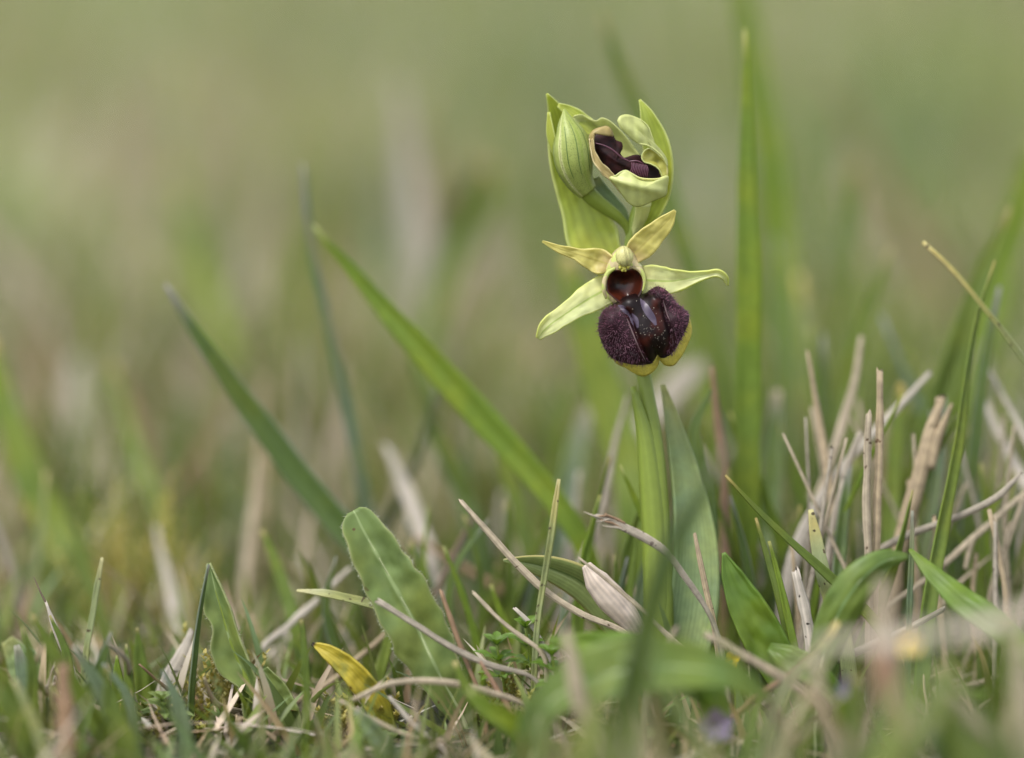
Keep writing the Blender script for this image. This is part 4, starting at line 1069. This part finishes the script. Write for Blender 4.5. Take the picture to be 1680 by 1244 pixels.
stalk('blurred whitish dead stalk behind the yellow mossy hump', 'straw_white', [(258, 870, -52), (268, 920, -51), (282, 980, -49), (292, 1040, -46)], [14, 22, 26, 26])
stalk('soft pale straw slanting under the flat green blade tip', 'straw_white', [(570, 935, -22), (520, 985, -20), (470, 1030, -18), (430, 1065, -16)], [10, 16, 16, 14])
plant_strip('bleached_grass', 'blurred pale dead blade lying level across the foreground thicket', 'straw', 'straw_grey', [(1740, 985, 88), (1640, 1022, 88), (1540, 1040, 88), (1440, 1056, 86), (1340, 1060, 84), (1300, 1110, 82)], [22, 34, 28, 24, 16, 8], fold=0.2, facing=(0, -0.6, 0.8), wave=0.3, spread=0.2)
stalk('blurred stout straw in front of the big green leaf', 'straw', [(930, 1040, 44), (938, 1090, 44), (950, 1150, 44), (975, 1210, 43), (1000, 1290, 42)], [16, 26, 32, 36, 38])
stalk('thin curved straw in front of the big green leaf', 'straw', [(1110, 1030, 24), (1080, 1090, 24), (1064, 1150, 24), (1062, 1260, 23)], [8, 11, 12, 12])
stalk('bent brown straw over the big green leaf', 'straw', [(1162, 1044, 20), (1200, 1064, 20), (1245, 1090, 20), (1300, 1124, 20), (1340, 1160, 20)], [12, 18, 17, 16, 14])
stalk('arched straw lying over the yellow leaf base', 'straw', [(580, 1148, 14), (640, 1122, 15), (720, 1118, 15), (800, 1135, 14), (870, 1165, 13)], [8, 12, 12, 12, 10])
stalk('straw splinter below the yellow leaf', 'straw_white', [(640, 1145, 12), (670, 1180, 12), (700, 1210, 12), (730, 1236, 12)], [8, 12, 13, 12])
stalk('thin straw under the straw splinter', 'straw', [(560, 1150, 14), (620, 1185, 14), (680, 1210, 14), (740, 1225, 14)], [6, 10, 10, 9])
stalk('rusty straw poking from green moss', 'straw_red', [(790, 1088, 12), (815, 1130, 12), (840, 1170, 12), (862, 1210, 12)], [6, 10, 10, 10])
stalk('white tipped dead blade with a black hair point', 'straw_white', [(76, 990, 2), (86, 1018, 2), (104, 1065, 2), (124, 1118, 2)], [5, 11, 14, 12])
stalk('blurred dull brown stalk standing before the bluish blades', 'straw_brown', [(104, 1100, 34), (106, 1150, 34), (108, 1200, 34), (110, 1290, 34)], [20, 34, 38, 38])
stalk('pinkish dry leaf scrap behind the thin dark blade', 'straw_white', [(312, 1040, -6), (298, 1075, -6), (280, 1110, -6), (262, 1150, -6)], [12, 30, 36, 30], flat=0.25)
stalk('small straw stub at the foot of the jagged leaf', 'straw_tan', [(392, 1180, 8), (388, 1205, 8), (384, 1240, 8)], [14, 15, 15])
stalk('blurred pinkish dry stem in the foreground thicket', 'straw', [(1448, 965, 60), (1448, 1030, 60), (1455, 1100, 60), (1475, 1180, 60), (1490, 1290, 59)], [26, 44, 50, 50, 50], flat=0.35)
stalk('blurred reddish dead leaf in the foreground thicket', 'straw_red', [(1446, 1058, 66), (1452, 1095, 66), (1460, 1140, 66), (1480, 1200, 66)], [20, 34, 40, 30], flat=0.3)
stalk('blurred cream straw between the dark curling leaf and pinkish stem', 'straw', [(1340, 1090, 52), (1348, 1140, 52), (1365, 1200, 52), (1380, 1290, 51)], [14, 22, 24, 24])
stalk('blurred pale straw slanting low in the foreground thicket', 'straw', [(1560, 1140, 64), (1600, 1180, 64), (1650, 1220, 64), (1690, 1290, 64)], [16, 28, 28, 28])
stalk('blurred upright cream stem in the foreground thicket', 'straw', [(1672, 1060, 66), (1676, 1120, 66), (1680, 1180, 66), (1684, 1290, 66)], [24, 40, 44, 44])
plant_strip('bleached_grass', 'large bleached blade lying hazy among dead tufts', 'straw', 'straw_white', [(95, 770, -150), (160, 778, -150), (220, 795, -148), (255, 830, -146)], [24, 50, 56, 30], fold=0.1, facing=(0, -0.75, 0.65))
plant_strip('bleached_grass', 'hazy bleached blade slanting behind the lip', 'straw', 'straw_white', [(1160, 590, -85), (1120, 625, -84), (1080, 665, -82), (1040, 720, -78)], [20, 44, 44, 30], fold=0.1)
plant_strip('bleached_grass', 'hazy brown dead blade upright far from the orchid', 'straw', 'straw_brown', [(60, 560, -190), (75, 640, -188), (90, 720, -184), (95, 800, -178)], [30, 50, 50, 40], fold=0.1)
plant_strip('bleached_grass', 'hazy pale dead blade beside the brown dead blade', 'straw', 'straw_white', [(125, 590, -165), (122, 660, -164), (128, 740, -160), (132, 820, -155)], [24, 44, 46, 40], fold=0.1)

# dark awn on the white tipped dead blade is its own hair-thin straw
stalk('black hair-thin awn rising from the white tipped dead blade', 'stick_dark', [(56, 948, 2), (66, 972, 2), (77, 992, 2), (90, 1030, 1)], [1.5, 3.5, 5, 5], nv=16)


# ------------------------------------------------------------------ broad leaves
def hair_fringe(edge_pts, outward, n, ln, mat, parent, origin):
    V, F = [], []
    for i in range(n):
        t = rng.random() * (len(edge_pts) - 1); k = int(t); q = edge_pts[k] * (1 - t + k) + edge_pts[min(k + 1, len(edge_pts) - 1)] * (t - k)
        o = outward[k] + rng.normal(0, 0.35, 3); o /= np.linalg.norm(o)
        s = np.cross(o, FACE); s /= max(np.linalg.norm(s), 1e-6); b = len(V); r = 0.000028
        l = ln * (0.5 + rng.random())
        u = np.cross(o, s)
        for a in (0, 2.09, 4.19): V.append(q + (s * math.cos(a) + u * math.sin(a)) * r - o * 0.0001)
        V.append(q + o * l)
        F += [(b, b + 1, b + 3), (b + 1, b + 2, b + 3), (b + 2, b, b + 3)]
    o = mesh_obj('margin_hair', V, F, mat, parent=parent, origin=origin); o['kind'] = 'stuff'


def broad_leaf(name, label, mat, ctrl, widths, left=None, right=None, hairs=0, cup=0.15, twist=0, midrib=None, nv=70, nu=15, wave=0.03, facing=None, th=0.0003, group=None, rib_mat='leaf'):
    C = [P(*c) for c in ctrl]
    W = np.array(widths, float) * K
    h = C[-1][2] - float(gz(C[-1][0], C[-1][1]))
    if h > 0.001:
        t = C[-1] - C[-2]; t[2] = 0
        e = C[-1] + t * 0.4; e[2] = float(gz(e[0], e[1])) - 0.0015
        C.append(e); W = np.r_[W, W[-1] * 0.6]
    s = np.r_[0, np.cumsum(np.linalg.norm(np.diff(np.array(C), axis=0), axis=1))]; s /= s[-1]
    s0 = np.linspace(0, 1, len(W)) if len(W) != len(C) else s
    Wl = np.interp(np.linspace(0, 1, 120), s0, W)
    base = C[-1]
    root = thing(name, base, label, 'leaf', group)
    v, f, uv = ribbon(C, Wl, nv=nv, nu=nu, cup=cup, twist=twist, wave=wave * 2, wfreq=2.3, left=left, right=right, facing=facing, crumple=0.14, seed=len(label))
    o = mesh_obj('leaf_blade', v, f, M[mat], uv, parent=root, origin=base)
    solid(o, th)
    G = v.reshape(nv, nu, 3)
    if midrib:
        mid = G[2::6, nu // 2]; fc = FACE if facing is None else np.array(facing, float)
        vv, ff, uu = tube(mid + fc * 0.00008, np.linspace(0.15, 1.0, 8) * midrib * K, nv=40, ns=6, flat=0.5)
        mesh_obj('midrib', vv, ff, M[rib_mat], uu, parent=root, origin=base)
    if hairs:
        for e, inn in ((G[:, 0], G[:, 2]), (G[:, -1], G[:, -3])):
            ow = e - inn; ow /= np.maximum(np.linalg.norm(ow, axis=1), 1e-9)[:, None]
            hair_fringe(e[: nv * 3 // 4], ow, hairs, 0.00042, M['hair_pale'], root, base)
    return root


M['hair_pale'] = gloss_mat('leaf_hair', (0.55, 0.56, 0.40), (0.45, 0.48, 0.3), 0.5)
M['midrib'] = leaf_mat('midrib', (0.36, 0.42, 0.20), vein=0.1, transl=0.2)


def teeth(n, amp, seed):
    r = np.random.default_rng(seed)
    a = []
    for i in range(n):
        a += [1.0 + 0.03 * r.normal(), 1.0 + amp * (0.5 + r.random()), 1.0 - amp * 0.3 * r.random()]
    return a


broad_leaf('hairy_leaf', 'blunt green leaf fringed with fine white hairs, straw lying across it', 'leaf',
           [(580, 838, 3), (584, 845, 3.1), (594, 866, 3.4), (622, 916, 3.8), (650, 966, 4), (678, 1018, 4), (700, 1064, 3.5), (728, 1120, 3), (760, 1180, 2)],
           [22, 44, 64, 82, 92, 96, 92, 66, 40], left=teeth(9, 0.07, 3), right=teeth(8, 0.06, 5), hairs=190, cup=0.2, midrib=4, rib_mat='midrib')
broad_leaf('jagged_leaf', 'upright jagged leaf with a bright midrib and notched margin', 'leaf',
           [(343, 924, 2), (352, 960, 2), (364, 1000, 2), (378, 1050, 2), (402, 1110, 2), (436, 1180, 2), (468, 1250, 2)],
           [6, 34, 50, 52, 58, 48, 40], left=[0.7, 0.8, 0.8, 0.7, 0.6], right=[1, 1.0, 1.15, 0.8, 1.3, 1.2, 0.5, 1.0, 1.6, 0.8, 0.6], hairs=60, cup=0.5, midrib=7, rib_mat='stem', twist=-12)
broad_leaf('yellow_leaf', 'yellow withering leaf with black tip and brown spot', 'leaf_yellow',
           [(512, 1056, 5), (535, 1068, 5.5), (565, 1090, 6), (598, 1125, 6), (622, 1162, 5.5), (636, 1200, 5)], [4, 22, 34, 40, 40, 30], cup=0.35)
broad_leaf('plantain_leaf', 'pointed glossy plantain leaf beside the white woody stub', 'leaf_glossy',
           [(1187, 907, 3), (1200, 942, 3), (1220, 985, 3), (1243, 1030, 3), (1270, 1080, 3), (1300, 1150, 3)], [4, 34, 56, 68, 66, 40], cup=0.3, midrib=None)
broad_leaf('dark_leaf', 'dark green leaf curling over below the upright straw pair', 'leaf_dark',
           [(1490, 912, 12), (1452, 920, 13), (1415, 948, 14), (1385, 990, 14), (1360, 1045, 13), (1345, 1110, 12)], [8, 36, 58, 62, 56, 38], cup=-0.25, midrib=4, rib_mat='midrib', twist=[10, -10, -20])
broad_leaf('green_leaf', 'wide green leaf at the foot of the folded upright blade', 'leaf_glossy',
           [(1492, 902, 8), (1530, 940, 10), (1580, 985, 12), (1630, 1020, 14), (1690, 1080, 16)], [5, 28, 44, 50, 40], cup=-0.2, twist=20)
broad_leaf('large_leaf', 'big soft green leaf lying level in front of the orchid foot', 'leaf_dark',
           [(1270, 1150, 36), (1200, 1112, 38), (1120, 1096, 39), (1040, 1098, 40), (960, 1118, 40), (900, 1155, 38)], [8, 50, 84, 98, 92, 60], cup=0.25, midrib=5, rib_mat='midrib', facing=(0.0, -0.8, 0.6))
broad_leaf('large_leaf', 'second big green leaf folded under the level one', 'leaf_glossy',
           [(900, 1050, 22), (960, 1062, 22), (1030, 1072, 22), (1100, 1090, 22), (1160, 1130, 20)], [10, 50, 70, 70, 50], cup=-0.2, facing=(0, -0.9, 0.4))
broad_leaf('small_leaf', 'small rounded leaf below the plantain leaf', 'leaf_glossy', [(1262, 1062, 10), (1290, 1078, 11), (1330, 1100, 12), (1370, 1140, 12)], [14, 40, 46, 30], cup=0.2)
broad_leaf('dry_leaf', 'white curled dry leaf with orange base by the basal leaf', 'dry_leaf',
           [(962, 926, 3), (980, 950, 3.6), (1006, 980, 3.8), (1028, 1006, 3.4), (1050, 1040, 2.6)], [14, 40, 46, 42, 30], cup=-0.7, twist=15)
broad_leaf('small_leaf', 'pale green leaf scrap at the foot of the jagged leaf', 'leaf', [(432, 1098, 0), (450, 1130, 0), (470, 1170, 0), (480, 1230, 0)], [16, 40, 44, 30], cup=0.2)
broad_leaf('small_leaf', 'soft bluish leaf standing behind the wide blurred blade', 'orchid_leaf', [(12, 1050, -10), (40, 1090, -10), (70, 1140, -10), (100, 1210, -10)], [20, 60, 64, 40], cup=0.2)


# ------------------------------------------------------------------ small sprigs and petals
def sprig(px, py, d, h, whorls, label, seed, mat='leaf_glossy', lw=0.0011, ll=0.0035):
    r = np.random.default_rng(seed)
    top = P(px, py, d); g = np.array([top[0] + 0.001, top[1] + 0.001, float(gz(top[0], top[1])) - 0.001])
    root = thing('leafy_sprig', g, label, 'plant')
    v, f, uv = tube([top, (top + g) / 2 + np.array([0.0006, 0, 0]), g], np.array([0.0002, 0.0003, 0.00035]), nv=14, ns=6)
    mesh_obj('stem', v, f, M['stem'], uv, parent=root, origin=g)
    for k in range(whorls):
        q = top + (g - top) * (k * 0.17)
        a0 = r.random() * 6
        for j in range(6):
            a = a0 + j * 1.047
            o = np.array([math.cos(a), math.sin(a), 0.75 - 0.3 * k + 0.2 * r.random()]); o /= np.linalg.norm(o)
            l = ll * (0.75 + 0.4 * r.random()) * (0.75 + 0.2 * k)
            v, f, uv = ribbon([q + o * l - np.array([0, 0, 0.15 * l]), q + o * l * 0.6, q + o * l * 0.25, q], np.array([0.1, 1, 0.8, 0.3]) * lw, nv=8, nu=5, facing=(0, -0.3, 1), cup=0.3)
            mesh_obj('leaf', v, f, M[mat], uv, parent=root, origin=g)


sprig(862, 1030, 3, 0.01, 3, 'tiny whorled green sprig growing from the moss by the pale short straw', 1)
sprig(815, 1058, 5, 0.01, 3, 'tiny whorled sprig beside the light straw splinter', 2)
sprig(905, 1075, 8, 0.01, 3, 'tiny whorled sprig in front of the pale short straw', 3)
sprig(640, 1215, 6, 0.01, 2, 'low sprig with stubby leaves under the yellow leaf', 4, mat='leaf')
sprig(1600, 1150, 40, 0.01, 3, 'blurred leafy sprig in the foreground thicket', 5)
sprig(265, 1150, 6, 0.01, 3, 'tiny whorled sprig beside the upright bright blade', 6, mat='leaf')


def petal_flower(name, px, py, d, mat, n, ll, lw, label, cat='flower'):
    top = P(px, py, d); g = np.array([top[0], top[1] + 0.001, float(gz(top[0], top[1])) - 0.001])
    root = thing(name, g, label, cat)
    v, f, uv = tube([top, (top + g) / 2 + np.array([0.0008, 0, 0]), g], np.array([0.0003, 0.00035, 0.0004]), nv=12, ns=6)
    mesh_obj('stem', v, f, M['stem'], uv, parent=root, origin=g)
    for j in range(n):
        a = 6.283 * j / n + 0.4
        o = RGT * math.cos(a) + UPV * math.sin(a) + FACE * 0.5; o /= np.linalg.norm(o)
        v, f, uv = ribbon([top + o * ll, top + o * ll * 0.65, top + o * ll * 0.3, top], np.array([0.4, 1, 0.8, 0.3]) * lw, nv=9, nu=5, cup=0.3)
        mesh_obj('petal', v, f, M[mat], uv, parent=root, origin=g)


petal_flower('violet_flower', 1175, 1190, 30, 'violet', 5, 0.0024, 0.0020, 'small blurred violet flower in front of the big green leaf')
petal_flower('violet_flower', 1392, 1128, 40, 'violet', 4, 0.0018, 0.0015, 'tiny blurred violet flower under the dark curling leaf')
petal_flower('yellow_flower', 1490, 1052, 44, 'yellow_petal', 5, 0.0022, 0.0020, 'blurred yellow flower bud against the pale straw bar')
petal_flower('yellow_flower', 1200, 1083, 6, 'yellow_petal', 4, 0.0013, 0.0010, 'tiny yellow bud below the plantain leaf')


# ------------------------------------------------------------------ more grass blades and straws that can be told apart
PROT = [(555, 830, 745, 1075), (505, 1045, 645, 1180), (325, 915, 420, 1080), (820, 890, 1000, 1000), (950, 900, 1060, 1040), (1180, 895, 1290, 1080), (1295, 930, 1345, 1040), (1410, 600, 1560, 900)]


def blocked(pts, d):
    for (a, b, c, e) in PROT:
        for (x, y) in pts:
            if a < x < c and b < y < e: return True
    return False


def variant(i, dead):
    r = np.random.default_rng(100 + i + 50 * dead)
    one = np.ones(1)
    cb = (pick(PAL_S, 1) if dead else pick(PAL_G, 1)); ct = (pick(PAL_S, 1) if dead else pick(PAL_G, 1) * 1.1)
    if not dead and i % 3 == 0: ct = PAL_S[i % len(PAL_S)][None] * 0.9
    v, f, u, c = blades(np.zeros((1, 3)), one, one * (0.055 + 0.05 * r.random()), one * 0, one * ((0.7 + 0.7 * r.random()) if dead else 0.05 + 0.35 * r.random()),
                        one * ((r.normal(0, 0.25)) if dead else 0.2 + 0.7 * r.random()), one * r.normal(0, 0.8), cb, ct, nseg=9, fold=0.35)
    me = mesh_obj('grass_blade', v, f, M['tint_straw' if dead else 'tint'], u, c)
    dat = me.data; bpy.data.objects.remove(me)
    return dat


GV = [variant(i, 0) for i in range(16)]
SV = [variant(i, 1) for i in range(12)]
zones = (  # (count, dead, d range mm, length range, px range, label, group)
    (50, 0, (-45, 12), (0.010, 0.026), (-60, 1740), 'short green grass blade in the turf round the orchid foot', 'short green blades round the orchid'),
    (26, 0, (12, 50), (0.012, 0.026), (-60, 1740), 'short blurred green grass blade in the turf before the orchid', 'short green blades before the orchid'),
    (46, 0, (45, 110), (0.026, 0.044), (880, 1760), 'blurred green blade in the foreground thicket', 'green blades of the foreground thicket'),
    (45, 1, (-45, 12), (0.010, 0.026), (-60, 1740), 'short dead straw leaning in the turf round the orchid foot', 'short straws round the orchid'),
    (30, 1, (12, 50), (0.010, 0.024), (-60, 1740), 'short blurred dead straw leaning in the turf before the orchid', 'short straws before the orchid'),
    (60, 1, (45, 110), (0.026, 0.046), (880, 1760), 'blurred dead straw in the foreground thicket', 'straws of the foreground thicket'))
for cnt, dead, (d0, d1), (l0, l1), (pa, pb), lab, grp in zones:
    made = 0; tries = 0
    while made < cnt and tries < 6000:
        tries += 1
        d = d0 + (d1 - d0) * rng.random()
        px = pa + (pb - pa) * rng.random()
        g = ground_at(px, d)
        L = l0 + (l1 - l0) * rng.random()**1.5
        if d > 12 and px < 900: L *= 0.75
        az = rng.random() * 6.283
        tip = g + np.array([math.cos(az) * L * 0.4, math.sin(az) * L * 0.4, L * 0.85])
        tx, ty, _ = proj(tip); gx_, gy_, _ = proj(g)
        if ty > 1250 or ty < (1010 if px > 1200 else 1080) and d > 12: continue
        if blocked([(tx, ty), ((tx + gx_) / 2, (ty + gy_) / 2)], d) and d > -3: continue
        o = bpy.data.objects.new('dead_straw' if dead else 'grass_blade', (SV if dead else GV)[rng.integers(0, 12 if dead else 16)])
        COL.objects.link(o)
        o.location = g - np.array([0, 0, 0.001])
        o.rotation_euler = (0, 0, az)
        o.scale = (L, L, L)
        tag(o, lab, 'straw' if dead else 'grass blade', grp)
        made += 1


def haze_blades(cnt, px0, px1, d0, d1, y0, y1, w0, w1, lab, grp, seed, dead=False):
    """taller out-of-focus blades rooted well behind the orchid"""
    r = np.random.default_rng(seed)
    for i in range(cnt):
        d = d0 + (d1 - d0) * r.random()
        px = px0 + (px1 - px0) * r.random(); ty = y0 + (y1 - y0) * r.random()
        z = D - d / 1000
        gy = in_frame_y(z)
        if gy - ty < 60: ty = gy - 60
        lean = r.normal(0, 0.22) * (gy - ty)
        mid = (px + lean * 0.35, (ty + gy) / 2, d)
        w = (w0 + (w1 - w0) * r.random()) * 0.5 / z
        mat = ['grass', 'grass_lime', 'grass', 'grass_deep', 'grass_pale', 'grass_blue', 'grass_lime'][r.integers(0, 7)]
        if dead: mat = ['straw', 'straw_grey', 'straw_white', 'straw_tan', 'straw_brown'][r.integers(0, 5)]
        o, _ = plant_strip('dead_straw' if dead else 'grass_blade', lab, 'straw' if dead else 'grass blade', mat, [(px + lean, ty, d), (px + lean * 0.7, ty * 0.72 + gy * 0.28, d), mid, (px, gy - 10, d)], [5, w * 0.8, w, w], nv=16, nu=5, fold=0.3, twist=float(r.normal(0, 35)), group=grp)


haze_blades(24, 1180, 1720, -130, -45, 380, 800, 22, 42, 'hazy upright green blade in the tall tuft behind the dead stalks', 'hazy blades behind the dead stalks', 5)
haze_blades(14, 560, 1180, -120, -35, 560, 850, 18, 36, 'hazy green blade in the sward behind the orchid stem', 'hazy blades behind the orchid stem', 6)
haze_blades(9, -40, 560, -140, -40, 680, 930, 14, 28, 'hazy green blade among the pale dead tufts', 'hazy blades among the pale dead tufts', 8)
haze_blades(26, -40, 620, -220, -40, 560, 940, 14, 34, 'hazy dead straw among the pale dead tufts', 'hazy straws among the pale dead tufts', 18, True)
haze_blades(26, 640, 1700, -150, -40, 560, 900, 12, 30, 'hazy dead straw in the sward behind the orchid', 'hazy straws behind the orchid', 19, True)
haze_blades(20, -60, 1740, -520, -190, 60, 420, 50, 120, 'broad far hazy blade rising from the open meadow', 'far hazy blades', 9)
haze_blades(30, -60, 1740, -520, -190, 60, 460, 40, 110, 'far hazy dead straw rising from the open meadow', 'far hazy straws', 10, True)


# thin kinked straws tangled through the turf
def kinked(i):
    r = np.random.default_rng(400 + i)
    pts = [np.zeros(3)]; dr = np.array([1.0, 0, 0.25 + 0.7 * r.random()])
    for k in range(6):
        dr = dr + r.normal(0, 0.22, 3) * np.array([0.4, 1, 0.7]); dr /= np.linalg.norm(dr)
        pts.append(pts[-1] + dr / 6)
    pts = [p + np.array([0, 0, max(0, 0.02 - p[2])]) for p in pts]
    w = 0.011 + 0.012 * r.random()
    v, f, u = tube(pts[::-1], np.array([0.5, 0.9, 1, 1.1, 1.1]) * w, nv=26, ns=7, flat=0.5, rib=0.12, jit=0.2, ragged=0.8, facing=(0.1, -1, 0.3))
    o = mesh_obj('dead_straw', v, f, M[['straw', 'straw_grey', 'straw_tan', 'straw', 'straw_brown', 'straw_white'][i % 6]], u)
    d = o.data; bpy.data.objects.remove(o); return d


KV = [kinked(i) for i in range(18)]
made = 0
while made < 105:
    d = -60 + 95 * rng.random()
    px = -60 + 1800 * rng.random()
    if px < 1000 and rng.random() < 0.35: continue
    g = ground_at(px, d); L = 0.010 + (0.034 if px > 1100 else 0.020) * rng.random()**1.3
    if px < 1100 and d > 5: continue
    az = rng.random() * 6.283
    me = KV[rng.integers(0, 18)]
    tip = np.array(max((v.co for v in me.vertices), key=lambda c: c.x)) * L
    tw_ = g + np.array([math.cos(az) * tip[0] - math.sin(az) * tip[1], math.sin(az) * tip[0] + math.cos(az) * tip[1], tip[2]])
    tx, ty, td = proj(tw_); gx_, gy_, _ = proj(g)
    if ty < 780 or ty > 1240: continue
    if max(d, td) > -3 and blocked([(tx + (gx_ - tx) * q, ty + (gy_ - ty) * q) for q in (0, .25, .5, .75)], d): continue
    o = bpy.data.objects.new('dead_straw', me); COL.objects.link(o)
    o.location = g - np.array([0, 0, 0.0008]); o.rotation_euler = (0, 0, az); o.scale = (L, L, L)
    tag(o, 'thin kinked dead straw tangled in the turf by the orchid', 'straw', 'kinked straws tangled in the turf')
    made += 1


r_ = np.random.default_rng(77)
for i in range(34):      # thin dry straws standing in the dead stalk cluster
    d = -34 + 32 * r_.random(); px = 1255 + 440 * r_.random(); ty = 620 + 290 * r_.random()**0.8
    gy = in_frame_y(D - d / 1000) - 20; lean = r_.normal(0, 0.28) * (gy - ty)
    w = 6 + 7 * r_.random()
    stalk('thin dry straw standing in the dead stalk cluster', ['straw', 'straw_grey', 'straw_tan', 'straw'][i % 4], [(px + lean, ty, d), (px + lean * 0.66 + r_.normal(0, 4), ty * 0.67 + gy * 0.33, d), (px + lean * 0.3 + r_.normal(0, 4), ty * 0.33 + gy * 0.67, d), (px, gy, d)],
          [w * 0.7, w, w, w], nv=20, group='thin straws of the dead stalk cluster')


r_ = np.random.default_rng(91)


def fresh(cnt, px0, px1, d0, d1, y0, y1, w0, w1, lab, grp):
    for i in range(cnt):
        d = d0 + (d1 - d0) * r_.random(); px = px0 + (px1 - px0) * r_.random(); ty = y0 + (y1 - y0) * r_.random()
        gy = in_frame_y(D - d / 1000) - 12; lean = r_.normal(0, 0.26) * (gy - ty); w = w0 + (w1 - w0) * r_.random()
        bow = r_.normal(0, 0.07) * (gy - ty)
        if d > -4 and blocked([(px + lean, ty), (px + lean * .5 + bow, (ty + gy) / 2)], d): continue
        blade(lab, ['grass', 'grass_lime', 'grass', 'grass_deep', 'grass', 'grass_blue'][i % 6], [(px + lean, ty, d), (px + lean * 0.72 + bow, ty * 0.7 + gy * 0.3, d), (px + lean * 0.3 + bow, ty * 0.35 + gy * 0.65, d), (px, gy, d)],
              [3, w * 0.8, w, w * 0.9], nv=18, nu=5, group=grp, seed=i, twist=[float(r_.normal(0, 30)), float(r_.normal(0, 20))])


fresh(26, 930, 1260, -32, -6, 720, 980, 11, 24, 'soft green blade in the tuft round the orchid stem', 'green blades round the orchid stem')
fresh(34, 1240, 1710, -40, -4, 640, 960, 10, 26, 'fresh green blade growing between the dead stalks', 'green blades between the dead stalks')
fresh(12, -30, 300, -6, 26, 1000, 1110, 16, 34, 'broad green blade beside the jagged leaf and white tipped blade', 'broad green blades beside the jagged leaf')
fresh(18, 580, 960, -34, -8, 820, 990, 10, 22, 'soft green blade behind the long grey straw', 'green blades behind the long grey straw')
